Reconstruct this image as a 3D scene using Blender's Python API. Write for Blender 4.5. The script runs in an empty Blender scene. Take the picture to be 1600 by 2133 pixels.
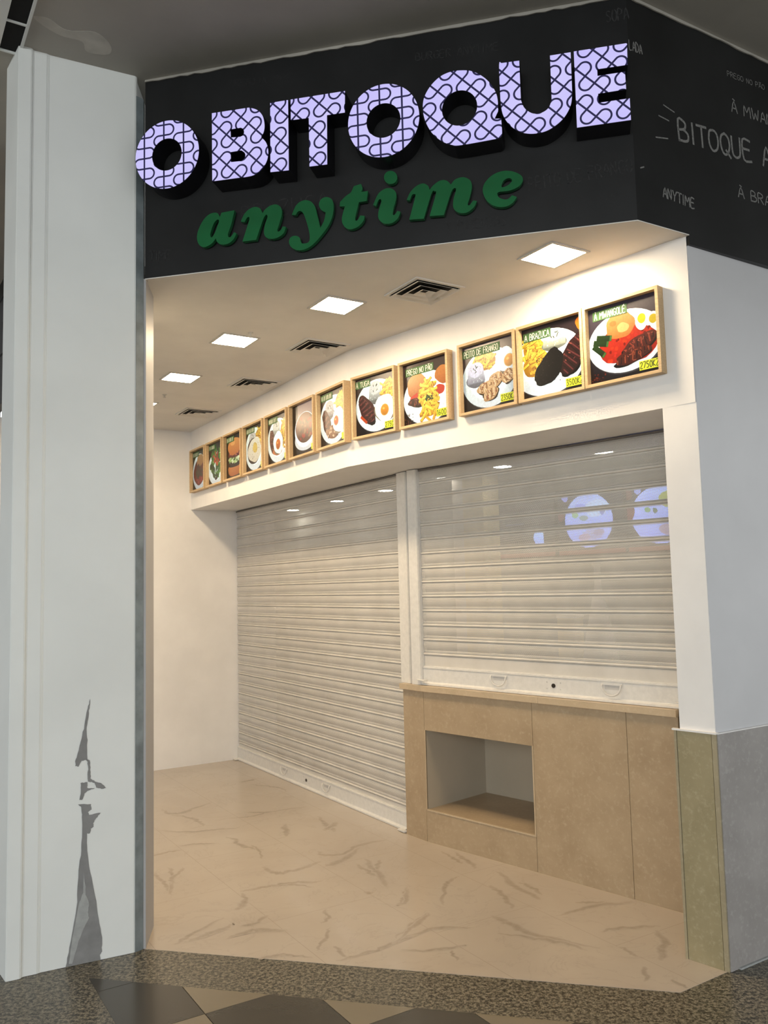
import bpy, bmesh, math, random
from mathutils import Vector, Matrix
random.seed(7)
SC = bpy.context.scene
COL = SC.collection

# ------------------------------------------------------------------ camera
F_PX, PITCH, ROLL, EYE = 1753.34, math.radians(5.0302), math.radians(-1.4101), 1.6
def ray(x, y):
    X, Y = x - 800.0, y - 1066.5
    c, s = math.cos(ROLL), math.sin(ROLL)
    X, Y = c*X + s*Y, -s*X + c*Y
    u, v = X/F_PX, -Y/F_PX
    c, s = math.cos(PITCH), math.sin(PITCH)
    return Vector((u, c - v*s, s + v*c))
_f = ray(800, 1066.5).normalized(); _r = (ray(801, 1066.5) - ray(800, 1066.5)).normalized(); _u = _r.cross(_f)
cam_data = bpy.data.cameras.new('camera'); cam = bpy.data.objects.new('camera', cam_data); COL.objects.link(cam)
cam.matrix_world = Matrix(((_r.x, _u.x, -_f.x, 0), (_r.y, _u.y, -_f.y, 0), (_r.z, _u.z, -_f.z, EYE), (0, 0, 0, 1)))
cam_data.sensor_fit = 'VERTICAL'; cam_data.sensor_height = 36.0; cam_data.lens = F_PX/2133*36.0
cam_data.clip_start = 0.02
SC.camera = cam

# ------------------------------------------------------------------ light of the mall, exposure
SC.view_settings.view_transform = 'Standard'; SC.view_settings.look = 'None'
SC.view_settings.gamma = 1.0; SC.view_settings.use_curve_mapping = False
SC.view_settings.exposure = 0.0
W = bpy.data.worlds.new('mall_daylight'); SC.world = W; W.use_nodes = True
W.node_tree.nodes['Background'].inputs[0].default_value = (0.97, 1.0, 1.0, 1)
W.node_tree.nodes['Background'].inputs[1].default_value = 1.55
DOWNLIGHT_STRENGTH = 126.0
INNER_STRENGTH = 55.0
def area(name, loc, target, size, energy, color):
    l = bpy.data.lights.new(name, 'AREA'); l.shape = 'RECTANGLE'; l.size, l.size_y = size; l.energy = energy; l.color = color
    o = bpy.data.objects.new(name, l); COL.objects.link(o); o.location = loc
    o.rotation_euler = (Vector(target) - Vector(loc)).to_track_quat('-Z', 'Y').to_euler(); return o
area('atrium_daylight', (-2.5, -6.5, 3.2), (-0.3, 4.0, 1.2), (6.0, 2.2), 300.0, (0.96, 1.0, 1.0))

# ------------------------------------------------------------------ plan of the place (metres)
def V2(x, y): return Vector((x, y))
A = V2(-1.1239, 3.9450); B = V2(1.1055, 3.4226); C = V2(1.3628, 3.5905); P3 = V2(1.2555, 3.7076); CR = V2(1.4179, 4.1730)
BEND = V2(-.2199, 5.2973); L = V2(-1.8217, 7.9148); SL = V2(-1.4761, 8.1318); SM = V2(.1078, 5.5922); SMR = V2(.2218, 5.4335); WL = V2(-2.1555, 7.7055)
R = V2(1.9324, 3.9133)
Z_NICHE, Z_MALL, Z_HEAD, Z_STONE, Z_CTOP = 3.1055, 4.1115, 2.3609, 0.9496, 0.9289
def unit(a, b): return (b - a).normalized()
def left_n(t): return V2(-t.y, t.x)

class Plane:
    """vertical plane through a, b; s runs along it, n points towards the viewer"""
    def __init__(self, a, b, off=0.0):
        self.t = unit(a, b); n = V2(self.t.y, -self.t.x)
        if n.dot(-a) < 0: n = -n
        self.n = n; self.a = a + n*off; self.rot = math.atan2(self.t.y, self.t.x)
    def hit(self, x, y):
        d = ray(x, y); d2 = V2(d.x, d.y); k = self.n.dot(self.a)/self.n.dot(d2); p = d2*k
        return ((p - self.a).dot(self.t), EYE + d.z*k)
    def pt(self, s, z, out=0.0):
        p = self.a + self.t*s + self.n*out; return Vector((p.x, p.y, z))
def floor_pt(x, y, z=0.0):
    d = ray(x, y); k = (z - EYE)/d.z; return Vector((d.x*k, d.y*k, z))

# ------------------------------------------------------------------ materials
def lin(c):
    return tuple((v/255/12.92 if v/255 <= .04045 else ((v/255 + .055)/1.055)**2.4) for v in c)
class N:
    def __init__(self, name):
        self.m = bpy.data.materials.new(name); self.m.use_nodes = True; self.t = self.m.node_tree
        self.b = self.t.nodes['Principled BSDF']; self.out = self.t.nodes['Material Output']
    def n(self, kind, **kw):
        x = self.t.nodes.new(kind)
        for k, v in kw.items(): setattr(x, k, v)
        return x
    def link(self, a, b): self.t.links.new(a, b)
    def math(self, op, a, b=None, c=None):
        x = self.n('ShaderNodeMath', operation=op)
        for i, v in enumerate((a, b, c)):
            if v is None: continue
            if isinstance(v, (int, float)): x.inputs[i].default_value = v
            else: self.link(v, x.inputs[i])
        return x.outputs[0]
    def coord(self, kind='Object', scale=(1, 1, 1)):
        tc = self.n('ShaderNodeTexCoord'); mp = self.n('ShaderNodeMapping'); mp.inputs['Scale'].default_value = scale
        self.link(tc.outputs[kind], mp.inputs[0]); return mp.outputs[0]
    def noise(self, vec, scale, detail=3, rough=.55, dist=0):
        x = self.n('ShaderNodeTexNoise'); x.inputs['Scale'].default_value = scale; x.inputs['Detail'].default_value = detail
        x.inputs['Roughness'].default_value = rough; x.inputs['Distortion'].default_value = dist; self.link(vec, x.inputs['Vector']); return x.outputs['Fac']
    def ramp(self, fac, stops):
        x = self.n('ShaderNodeValToRGB'); cr = x.color_ramp
        while len(cr.elements) < len(stops): cr.elements.new(.5)
        for e, (p, c) in zip(cr.elements, stops): e.position = p; e.color = (*c, 1)
        self.link(fac, x.inputs[0]); return x.outputs[0]
    def mix(self, fac, a, b, blend='MIX'):
        x = self.n('ShaderNodeMix', data_type='RGBA', blend_type=blend)
        for s, v in ((x.inputs[0], fac), (x.inputs[6], a), (x.inputs[7], b)):
            if isinstance(v, (int, float)): s.default_value = v
            elif isinstance(v, tuple): s.default_value = (*v[:3], 1)
            else: self.link(v, s)
        return x.outputs[2]
    def bump(self, h, strength=.2, dist=.002):
        x = self.n('ShaderNodeBump'); x.inputs['Strength'].default_value = strength; x.inputs['Distance'].default_value = dist
        self.link(h, x.inputs['Height']); self.link(x.outputs[0], self.b.inputs['Normal'])
    def base(self, c, rough=.5, spec=.5, metal=0):
        if isinstance(c, tuple): self.b.inputs['Base Color'].default_value = (*c[:3], 1)
        else: self.link(c, self.b.inputs['Base Color'])
        self.b.inputs['Roughness'].default_value = rough; self.b.inputs['Specular IOR Level'].default_value = spec; self.b.inputs['Metallic'].default_value = metal

def painted(name, c, rough=.5, spec=.35, var=.06, scale=2.5, bump=.08):
    k = N(name); v = k.coord()
    a = tuple(x*(1 - var) for x in c); b = tuple(min(1, x*(1 + var*.6)) for x in c)
    k.base(k.ramp(k.noise(v, scale, 5), [(.35, a), (.68, b)]), rough, spec)
    k.bump(k.noise(v, 90, 3), bump, .001); return k.m
def plain(name, c, rough=.5, spec=.5, metal=0, scale=40, var=.05):
    k = N(name); v = k.coord()
    k.base(k.ramp(k.noise(v, scale, 2), [(.3, tuple(x*(1 - var) for x in c)), (.7, tuple(min(1, x*(1 + var)) for x in c))]), rough, spec, metal); return k.m
def emit(name, c, s):
    k = N(name); v = k.coord(); k.base((.8, .8, .8), .5)
    k.link(k.ramp(k.noise(v, 8, 1), [(0, tuple(x*.97 for x in c)), (1, c)]), k.b.inputs['Emission Color']); k.b.inputs['Emission Strength'].default_value = s; return k.m

M = {}
M['wall'] = painted('white_wall_paint', (.80, .782, .762), .42, .4)
M['mall_wall'] = painted('cool_white_wall_paint', (.60, .60, .62), .30, .45, var=.08, scale=1.2)
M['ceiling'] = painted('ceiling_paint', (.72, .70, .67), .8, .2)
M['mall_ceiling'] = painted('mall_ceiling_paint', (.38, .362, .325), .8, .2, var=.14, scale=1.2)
M['column'] = painted('column_paint', (.745, .765, .75), .5, .3, var=.07, scale=1.1, bump=.15)
M['primer'] = painted('bare_grey_plaster', (.235, .235, .235), .8, .2, var=.12, scale=14)
M['primer_light'] = painted('rubbed_grey_plaster', (.36, .37, .365), .8, .2, var=.1, scale=30)
M['steel_strip'] = painted('bluish_grey_metal', (.20, .235, .25), .4, .5, var=.3, scale=9)
M['jamb'] = painted('pale_jamb_paint', (.40, .40, .41), .5, .3)
M['fascia'] = painted('charcoal_board', (.0125, .013, .0138), .42, .30, var=.3, scale=3, bump=.12)
M['chalk'] = painted('chalk_mark', (.20, .20, .195), .9, .1, var=.35, scale=120)
M['chalk_faint'] = painted('worn_chalk_mark', (.032, .032, .033), .8, .2, var=.35, scale=60)
M['letter_side'] = plain('black_letter_return', (.006, .006, .009), .35, .4)
M['green'] = plain('green_lacquer', (.010, .115, .038), .22, .5, var=.12, scale=5)
M['wood'] = None
M['rail'] = plain('white_powder_coat', (.70, .68, .64), .35, .5)
M['dark'] = plain('black_gap', (.012, .012, .012), .8, .2)
M['lock'] = plain('dark_brass_lock', (.06, .05, .04), .35, .5, .7)
M['lamp'] = emit('warm_diffuser', (1.0, .775, .505), DOWNLIGHT_STRENGTH)
M['lamp_inner'] = emit('inner_lamp_glow', (1.0, .93, .78), INNER_STRENGTH)
M['louvre'] = plain('white_louvre', (.55, .53, .50), .5, .4)
M['gap_shade'] = plain('gap_shade_tone', (.16, .14, .12), .5, .4)
M['tile_dark'] = painted('dark_floor_tile', (.052, .047, .037), .22, .5, var=.05)
M['tile_light'] = painted('beige_floor_tile', (.22, .185, .13), .22, .5, var=.05)
M['yellow_wall'] = painted('cream_yellow_paint', (.85, .74, .42), .6)
M['inner_wall'] = painted('inner_grey_wall', (.42, .42, .40), .6)
M['inner_white'] = painted('inner_white_wall', (.80, .78, .74), .6)
M['steel'] = plain('kitchen_steel', (.55, .55, .56), .25, .5, .9)

def wood():
    k = N('light_birch'); v = k.coord(scale=(6, 60, 60))
    k.base(k.ramp(k.noise(v, 3, 4), [(.3, (.46, .32, .17)), (.7, (.60, .44, .26))]), .5, .3); return k.m
M['wood'] = wood()
def stone(name, a, b, c):
    k = N(name); v = k.coord()
    f = k.noise(v, 5, 6, .6); g = k.noise(v, 42, 5, .7)
    col = k.mix(k.ramp(g, [(.52, (0, 0, 0)), (.72, (1, 1, 1))]), k.ramp(f, [(.3, a), (.7, b)]), c)
    vo = k.n('ShaderNodeTexVoronoi'); vo.inputs['Scale'].default_value = 26; k.link(v, vo.inputs['Vector'])
    fleck = k.ramp(vo.outputs['Distance'], [(0, (1, 1, 1)), (.10, (0, 0, 0))])
    k.base(k.mix(k.math('MULTIPLY', fleck, .28), col, tuple(x*.6 for x in a)), .34, .4); return k.m
M['stone'] = stone('beige_limestone', (.355, .262, .163), (.43, .328, .212), (.46, .36, .24))
M['stone_green'] = stone('greenish_limestone', (.275, .232, .130), (.345, .292, .172), (.40, .345, .22))
M['stone_grey'] = stone('grey_limestone', (.28, .262, .25), (.36, .338, .325), (.40, .378, .365))
M['stone_trim'] = stone('olive_stone_trim', (.30, .255, .165), (.37, .315, .205), (.40, .345, .235))
M['stone_edge'] = stone('pale_limestone_edge', (.46, .355, .23), (.55, .435, .295), (.58, .47, .33))
def marble_nodes(k, v):
    f = k.noise(v, 1.1, 5, .6, .6)
    base = k.ramp(f, [(.3, (.44, .375, .31)), (.7, (.50, .435, .365))])
    vein = k.noise(v, 2.3, 8, .6, 1.4)
    w = k.ramp(k.math('ABSOLUTE', k.math('SUBTRACT', vein, .5)), [(0, (1, 1, 1)), (.012, (0, 0, 0))])
    return k.mix(k.math('MULTIPLY', w, .16), base, (.25, .215, .18))
def marble():
    k = N('veined_marble_tile'); v = k.coord(); col = marble_nodes(k, v)
    # 0.6 x 1.2 m tiles laid along the shopfront
    th = math.radians(-58.3); c, s = math.cos(th), math.sin(th)
    sep = k.n('ShaderNodeSeparateXYZ'); k.link(v, sep.inputs[0])
    al = k.math('ADD', k.math('MULTIPLY', sep.outputs[0], c), k.math('MULTIPLY', sep.outputs[1], s))
    pe = k.math('ADD', k.math('MULTIPLY', sep.outputs[0], -s), k.math('MULTIPLY', sep.outputs[1], c))
    row = k.math('DIVIDE', k.math('SUBTRACT', pe, 1.72), .567)
    rf = k.math('FRACT', k.math('ADD', row, 100.0)); rd = k.math('MULTIPLY', k.math('MINIMUM', rf, k.math('SUBTRACT', 1.0, rf)), .567)
    odd = k.math('MODULO', k.math('FLOOR', k.math('ADD', row, 100.0)), 2.0)
    colr = k.math('ADD', k.math('DIVIDE', k.math('ADD', al, 5.03), 1.13), k.math('MULTIPLY', odd, .5))
    cf = k.math('FRACT', k.math('ADD', colr, 100.0)); cd = k.math('MULTIPLY', k.math('MINIMUM', cf, k.math('SUBTRACT', 1.0, cf)), 1.13)
    d = k.math('MINIMUM', rd, cd); g = k.math('LESS_THAN', d, .0013)
    k.base(k.mix(k.math('MULTIPLY', g, .45), col, (.25, .2, .16)), .2, .45); return k.m
M['marble'] = marble()
def vein_mat():
    k = N('marble_vein'); v = k.coord(); col = marble_nodes(k, v)
    at = k.n('ShaderNodeAttribute', attribute_name='fade'); n = k.noise(v, 30, 4)
    fac = k.math('MULTIPLY', at.outputs['Fac'], k.math('ADD', k.math('MULTIPLY', n, 1.1), .1))
    k.base(k.mix(fac, col, (.20, .165, .13)), .2, .45); return k.m
M['vein'] = vein_mat()
def granite():
    k = N('speckled_granite'); v = k.coord()
    a = k.noise(v, 62, 5, .85); b = k.noise(v, 38, 3, .6)
    c1 = k.ramp(a, [(.40, (.008, .007, .005)), (.48, (.06, .053, .038)), (.58, (.235, .21, .15))])
    k.base(k.mix(k.ramp(b, [(.42, (0, 0, 0)), (.62, (.7, .7, .7))]), c1, k.ramp(a, [(.42, (.022, .019, .013)), (.57, (.26, .232, .17))])), .30, .5); return k.m
M['granite'] = granite()
def shutter_mat():
    k = N('perforated_slat'); v = k.coord(); tcs = k.n('ShaderNodeSeparateXYZ'); k.link(v, tcs.inputs[0])
    k.base(k.ramp(k.noise(v, 6, 4), [(.3, (.60, .565, .51)), (.7, (.68, .645, .59))]), .38, .45)
    p = .0068
    sx = k.math('DIVIDE', tcs.outputs[0], p); sz = k.math('DIVIDE', tcs.outputs[2], p*.866)
    odd = k.math('MODULO', k.math('FLOOR', k.math('ADD', sz, 1000.0)), 2.0)
    fx = k.math('SUBTRACT', k.math('FRACT', k.math('ADD', k.math('ADD', sx, 1000.0), k.math('MULTIPLY', odd, .5))), .5)
    fz = k.math('MULTIPLY', k.math('SUBTRACT', k.math('FRACT', k.math('ADD', sz, 1000.0)), .5), .866)
    r = k.math('SQRT', k.math('ADD', k.math('MULTIPLY', fx, fx), k.math('MULTIPLY', fz, fz)))
    hole = k.math('LESS_THAN', r, .258)
    at = k.n('ShaderNodeAttribute', attribute_name='perf')
    hole = k.math('MULTIPLY', hole, at.outputs['Fac'])
    tr = k.n('ShaderNodeBsdfTransparent'); mx = k.n('ShaderNodeMixShader')
    k.link(hole, mx.inputs[0]); k.link(k.b.outputs[0], mx.inputs[1]); k.link(tr.outputs[0], mx.inputs[2]); k.link(mx.outputs[0], k.out.inputs[0]); return k.m
M['shutter'] = shutter_mat()
def print_mat(name, strength=0.0):
    k = N(name); at = k.n('ShaderNodeAttribute', attribute_name='ink'); v = k.coord()
    n = k.ramp(k.noise(v, 70, 4, .7), [(.25, (.80, .80, .80)), (.75, (1.12, 1.12, 1.12))])
    col = k.mix(1.0, at.outputs['Color'], n, 'MULTIPLY'); k.base(col, .3, .4)
    if strength: k.link(col, k.b.inputs['Emission Color']); k.b.inputs['Emission Strength'].default_value = strength
    return k.m
M['print'] = print_mat('printed_food_photo'); M['screen'] = print_mat('lit_menu_screen', 2.1)
def lattice(name, rot, cell, ph=(0, 0), wdt=.0084):
    k = N(name); v = k.coord(); sp = k.n('ShaderNodeSeparateXYZ'); k.link(v, sp.inputs[0])
    c, s = math.cos(rot), math.sin(rot); x, z = sp.outputs[0], sp.outputs[2]
    u = k.math('ADD', k.math('DIVIDE', k.math('ADD', k.math('MULTIPLY', x, c), k.math('MULTIPLY', z, s)), cell), 100.5 + ph[0])
    w = k.math('ADD', k.math('DIVIDE', k.math('SUBTRACT', k.math('MULTIPLY', z, c), k.math('MULTIPLY', x, s)), cell), 100.5 + ph[1])
    i = k.math('FLOOR', u); j = k.math('FLOOR', w)
    fx = k.math('SUBTRACT', k.math('FRACT', u), .5); fy = k.math('SUBTRACT', k.math('FRACT', w), .5)
    odd = k.math('MODULO', i, 2.0)
    cross = k.math('MINIMUM', k.math('ABSOLUTE', fx), k.math('ABSOLUTE', fy))
    t = k.math('LESS_THAN', k.math('MODULO', j, 2.0), .5)
    sg = k.math('SUBTRACT', k.math('MULTIPLY', t, 2.0), 1.0); gx = k.math('MULTIPLY', fx, sg)
    def arc(cx, cy):
        a = k.math('SUBTRACT', gx, cx); b = k.math('SUBTRACT', fy, cy)
        return k.math('ABSOLUTE', k.math('SUBTRACT', k.math('SQRT', k.math('ADD', k.math('MULTIPLY', a, a), k.math('MULTIPLY', b, b))), .5))
    arcs = k.math('MINIMUM', arc(-.5, .5), arc(.5, -.5))
    d = k.math('ADD', k.math('MULTIPLY', cross, k.math('SUBTRACT', 1.0, odd)), k.math('MULTIPLY', arcs, odd))
    line = k.math('LESS_THAN', d, wdt/2/cell)
    glow = k.ramp(k.noise(v, 3, 2), [(.3, (.55, .50, .98)), (.7, (.66, .62, 1.0))])
    col = k.mix(line, glow, (.008, .006, .045))
    k.base((.02, .02, .04), .35); k.link(col, k.b.inputs['Emission Color']); k.b.inputs['Emission Strength'].default_value = .95; return k.m
M['glow_grid'] = lattice('lit_letter_face_square_lattice', 0, .0505, (.3, .1))
M['glow_diag'] = lattice('lit_letter_face_diagonal_lattice', math.radians(45), .0515, (.2, .4))

# ------------------------------------------------------------------ mesh helpers
def obj(name, bm, mats, parent=None, smooth=False, loc=None, rot=None):
    me = bpy.data.meshes.new(name)
    if smooth:
        for f in bm.faces: f.smooth = True
    bm.to_mesh(me); bm.free()
    for m in (mats if isinstance(mats, (list, tuple)) else [mats]): me.materials.append(m)
    o = bpy.data.objects.new(name, me); COL.objects.link(o)
    if parent: o.parent = parent
    if loc is not None: o.location = loc
    if rot is not None: o.rotation_euler = (0, 0, rot)
    return o
def thing(name, label, cat, loc=(0, 0, 0), rotz=0, group=None):
    o = bpy.data.objects.new(name, None); COL.objects.link(o); o.location = loc; o.rotation_euler = (0, 0, rotz)
    o.empty_display_size = .1; o['label'] = label; o['category'] = cat
    if group: o['group'] = group
    return o
def tag(o, label, cat, group=None):
    o['label'] = label; o['category'] = cat
    if group: o['group'] = group
    return o
def structure(o): o['kind'] = 'structure'; return o
def box(bm, x0, x1, y0, y1, z0, z1, mi=0, bev=0.0):
    vs = [bm.verts.new((x, y, z)) for z in (z0, z1) for y in (y0, y1) for x in (x0, x1)]
    fs = [bm.faces.new([vs[i] for i in q]) for q in ((0, 2, 3, 1), (4, 5, 7, 6), (0, 1, 5, 4), (2, 6, 7, 3), (0, 4, 6, 2), (1, 3, 7, 5))]
    for f in fs: f.material_index = mi
    if bev:
        es = {e for f in fs for e in f.edges}
        r = bmesh.ops.bevel(bm, geom=list(es), offset=bev, segments=2, affect='EDGES', profile=.7)
        for f in r['faces']: f.material_index = mi
def bmn(): return bmesh.new()
def boxbm(*a, **k): b = bmn(); box(b, *a, **k); return b
def prism(bm, pts, z0, z1, mi=0):
    area_ = sum(pts[i][0]*pts[(i+1) % len(pts)][1] - pts[(i+1) % len(pts)][0]*pts[i][1] for i in range(len(pts)))
    if area_ < 0: pts = pts[::-1]
    lo = [bm.verts.new((p[0], p[1], z0)) for p in pts]; hi = [bm.verts.new((p[0], p[1], z1)) for p in pts]
    fs = [bm.faces.new(lo[::-1]), bm.faces.new(hi)]
    for i in range(len(pts)):
        j = (i+1) % len(pts); fs.append(bm.faces.new((lo[i], lo[j], hi[j], hi[i])))
    for f in fs: f.material_index = mi
    return fs
def plate(bm, outline, holes, y0, y1, mi=0):
    """extrude an x-z outline with holes from y0 (front) to y1 (back)"""
    from mathutils.geometry import tessellate_polygon
    loops = [outline] + list(holes)
    loops3 = [[Vector((p[0], p[1], 0)) for p in l] for l in loops]
    tri = tessellate_polygon(loops3); flat = [p for l in loops for p in l]
    fr = [bm.verts.new((p[0], y0, p[1])) for p in flat]; bk = [bm.verts.new((p[0], y1, p[1])) for p in flat]
    for t in tri:
        try:
            f = bm.faces.new([fr[i] for i in t]); f.material_index = mi
            g = bm.faces.new([bk[i] for i in reversed(t)]); g.material_index = mi
        except ValueError: pass
    k = 0
    for l in loops:
        n = len(l)
        for i in range(n):
            a, b = k + i, k + (i+1) % n
            f = bm.faces.new((fr[a], fr[b], bk[b], bk[a])); f.material_index = mi
        k += n
    bmesh.ops.recalc_face_normals(bm, faces=bm.faces)
def face_only(bm, outline, holes, y, mi=0):
    from mathutils.geometry import tessellate_polygon
    loops = [outline] + list(holes); flat = [p for l in loops for p in l]
    tri = tessellate_polygon([[Vector((p[0], p[1], 0)) for p in l] for l in loops])
    vs = [bm.verts.new((p[0], y, p[1])) for p in flat]
    for t in tri:
        try: f = bm.faces.new([vs[i] for i in t])
        except ValueError: continue
        f.normal_update()
        if f.normal.y > 0: f.normal_flip()
        f.material_index = mi
def circle(cx, cz, rx, rz, n=72): return [(cx + rx*math.cos(2*math.pi*i/n), cz + rz*math.sin(2*math.pi*i/n)) for i in range(n)]
def smooth_path(items, closed=True, seg=8):
    """items: (x, z, 's'|'c'); smooth points become a Catmull-Rom curve, corners stay sharp"""
    n = len(items); out = []
    for i in range(n if closed else n-1):
        p1, p2 = items[i], items[(i+1) % n]
        p0 = items[(i-1) % n] if p1[2] == 's' and (closed or i > 0) else p1
        p3 = items[(i+2) % n] if p2[2] == 's' and (closed or i < n-2) else p2
        if p1[2] == 'c' and p2[2] == 'c': out.append((p1[0], p1[1])); continue
        for k in range(seg):
            t = k/seg; r = []
            for d in (0, 1):
                a, b, c, e = p0[d], p1[d], p2[d], p3[d]
                r.append(.5*((2*b) + (-a + c)*t + (2*a - 5*b + 4*c - e)*t*t + (-a + 3*b - 3*c + e)*t**3))
            out.append(tuple(r))
    if not closed: out.append((items[-1][0], items[-1][1]))
    return out
def tube(bm, pts, r, n=8, closed=False, mi=0):
    pts = [Vector(p) for p in pts]; rings = []
    m = len(pts)
    for i, p in enumerate(pts):
        d = (pts[(i+1) % m] - pts[i-1]) if closed else (pts[min(i+1, m-1)] - pts[max(i-1, 0)])
        d.normalize(); a = d.cross(Vector((0, 1, 0)) if abs(d.y) < .9 else Vector((1, 0, 0))).normalized(); b = d.cross(a)
        rings.append([bm.verts.new(p + (a*math.cos(2*math.pi*k/n) + b*math.sin(2*math.pi*k/n))*r) for k in range(n)])
    for i in range(m if closed else m-1):
        q, w = rings[i], rings[(i+1) % m]
        for k in range(n):
            f = bm.faces.new((q[k], q[(k+1) % n], w[(k+1) % n], w[k])); f.smooth = True; f.material_index = mi
    if not closed: bm.faces.new(rings[0][::-1]); bm.faces.new(rings[-1])
def disc(bm, cx, cz, r, y0, y1, n=24, mi=0):
    plate(bm, circle(cx, cz, r, r, n), [], y0, y1, mi)

# ------------------------------------------------------------------ hand lettering
G = {
'A': [[(0, 0), (.28, 1), (.56, 0)], [(.1, .36), (.47, .36)]], 'B': [[(0, 0), (0, 1), (.34, .95), (.42, .76), (.32, .58), (0, .52)], [(.32, .55), (.5, .4), (.5, .15), (.36, .02), (0, 0)]],
'C': [[(.5, .85), (.36, 1), (.14, .94), (.02, .65), (.02, .3), (.14, .05), (.36, 0), (.5, .14)]], 'D': [[(0, 0), (0, 1), (.3, .92), (.5, .65), (.5, .32), (.32, .06), (0, 0)]],
'E': [[(.46, 1), (0, 1), (0, 0), (.48, 0)], [(0, .55), (.38, .55)]], 'F': [[(.46, 1), (0, 1), (0, 0)], [(0, .55), (.38, .55)]],
'G': [[(.5, .86), (.34, 1), (.12, .93), (.01, .6), (.03, .25), (.18, 0), (.4, .04), (.5, .25), (.5, .45), (.28, .45)]], 'H': [[(0, 0), (0, 1)], [(.46, 0), (.46, 1)], [(0, .52), (.46, .52)]],
'I': [[(.1, 0), (.1, 1)]], 'K': [[(0, 0), (0, 1)], [(.44, 1), (.02, .45), (.46, 0)]], 'L': [[(0, 1), (0, 0), (.42, 0)]],
'M': [[(0, 0), (.06, 1), (.32, .4), (.6, 1), (.66, 0)]], 'N': [[(0, 0), (0, 1), (.46, 0), (.46, 1)]],
'O': [[(.26, 1), (.08, .9), (0, .6), (.01, .28), (.12, .03), (.3, 0), (.46, .15), (.52, .45), (.5, .75), (.4, .95), (.26, 1)]],
'P': [[(0, 0), (0, 1), (.34, .96), (.48, .78), (.4, .56), (0, .48)]], 'Q': [[(.26, 1), (.08, .9), (0, .6), (.01, .28), (.12, .03), (.3, 0), (.46, .15), (.52, .45), (.5, .75), (.4, .95), (.26, 1)], [(.3, .2), (.56, -.1)]],
'R': [[(0, 0), (0, 1), (.34, .96), (.46, .78), (.36, .58), (0, .5)], [(.18, .52), (.5, 0)]], 'S': [[(.46, .88), (.28, 1), (.06, .88), (.06, .66), (.42, .38), (.44, .14), (.24, 0), (0, .12)]],
'T': [[(-.02, 1), (.54, 1)], [(.26, 1), (.26, 0)]], 'U': [[(0, 1), (.02, .22), (.16, 0), (.36, .02), (.48, .22), (.5, 1)]], 'V': [[(0, 1), (.26, 0), (.52, 1)]],
'W': [[(0, 1), (.14, 0), (.34, .62), (.52, 0), (.68, 1)]], 'Y': [[(0, 1), (.26, .5), (.52, 1)], [(.26, .5), (.22, 0)]], 'Z': [[(0, 1), (.48, 1), (0, 0), (.5, 0)]],
'0': [[(.24, 1), (.04, .8), (0, .4), (.12, 0), (.32, 0), (.46, .3), (.46, .7), (.24, 1)]], '1': [[(0, .78), (.2, 1), (.2, 0)]], '2': [[(0, .8), (.14, 1), (.36, .96), (.42, .72), (0, 0), (.46, 0)]],
'3': [[(0, .9), (.24, 1), (.4, .82), (.18, .56), (.44, .36), (.34, .04), (0, .04)]], '5': [[(.42, 1), (.06, 1), (.03, .58), (.32, .58), (.42, .3), (.28, .02), (0, .04)]],
'6': [[(.36, 1), (.08, .6), (0, .2), (.18, 0), (.4, .14), (.38, .42), (.08, .42)]], '7': [[(0, 1), (.44, 1), (.14, 0)]],
'`': [[(.2, 1.22), (.36, 1.12)]], '~': [[(.05, 1.14), (.2, 1.2), (.36, 1.12), (.5, 1.2)]], "'": [[(.2, 1.12), (.36, 1.24)]],
}
WID = {'I': .2, 'M': .68, 'W': .7, '1': .28, ' ': .38}
def text_strokes(txt, h, track=.17, wsc=1.0):
    """strokes in metres and the advance width; a mark (`, ~, ') is written over the letter that follows"""
    x = 0; out = []; 
    for ch in txt:
        if ch in "`~'":
            for s in G[ch]: out.append([((x + p[0])*h*wsc, p[1]*h) for p in s])
            continue
        for s in G.get(ch, []):
            j = random.Random(ord(ch)*7 + int(x*10))
            out.append([((x + p[0] + j.uniform(-.012, .012))*h*wsc, (p[1] + j.uniform(-.02, .02))*h) for p in s])
        x += WID.get(ch, .52) + track
    return out, x*h*wsc
def ribbon(bm, pts, w, y, mi=0, mp=None, ink=None, colr=None):
    """flat stroke in the x-z plane facing -y"""
    n = len(pts)
    if n > 2: pts = smooth_path([(p[0], p[1], 's') for p in pts], closed=False, seg=3)
    n = len(pts); L_, R_ = [], []
    for i, p in enumerate(pts):
        a = pts[max(i-1, 0)]; b = pts[min(i+1, n-1)]; d = Vector((b[0]-a[0], b[1]-a[1])); 
        if d.length < 1e-9: d = Vector((1, 0))
        d.normalize(); nx, nz = -d.y*w/2, d.x*w/2
        ex = (d.x*w/3, d.y*w/3) if i == n-1 else ((-d.x*w/3, -d.y*w/3) if i == 0 else (0, 0))
        q = (p[0]+nx+ex[0], p[1]+nz+ex[1]); r = (p[0]-nx+ex[0], p[1]-nz+ex[1])
        if mp: q, r = mp(q), mp(r)
        L_.append(bm.verts.new((q[0], y, q[1]))); R_.append(bm.verts.new((r[0], y, r[1])))
    for i in range(n-1):
        f = bm.faces.new((L_[i], R_[i], R_[i+1], L_[i+1])); f.normal_update(); f.material_index = mi
        if f.normal.y > 0: f.normal_flip()
        if ink is not None:
            for lp in f.loops: lp[ink] = (*colr, 1)
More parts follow.
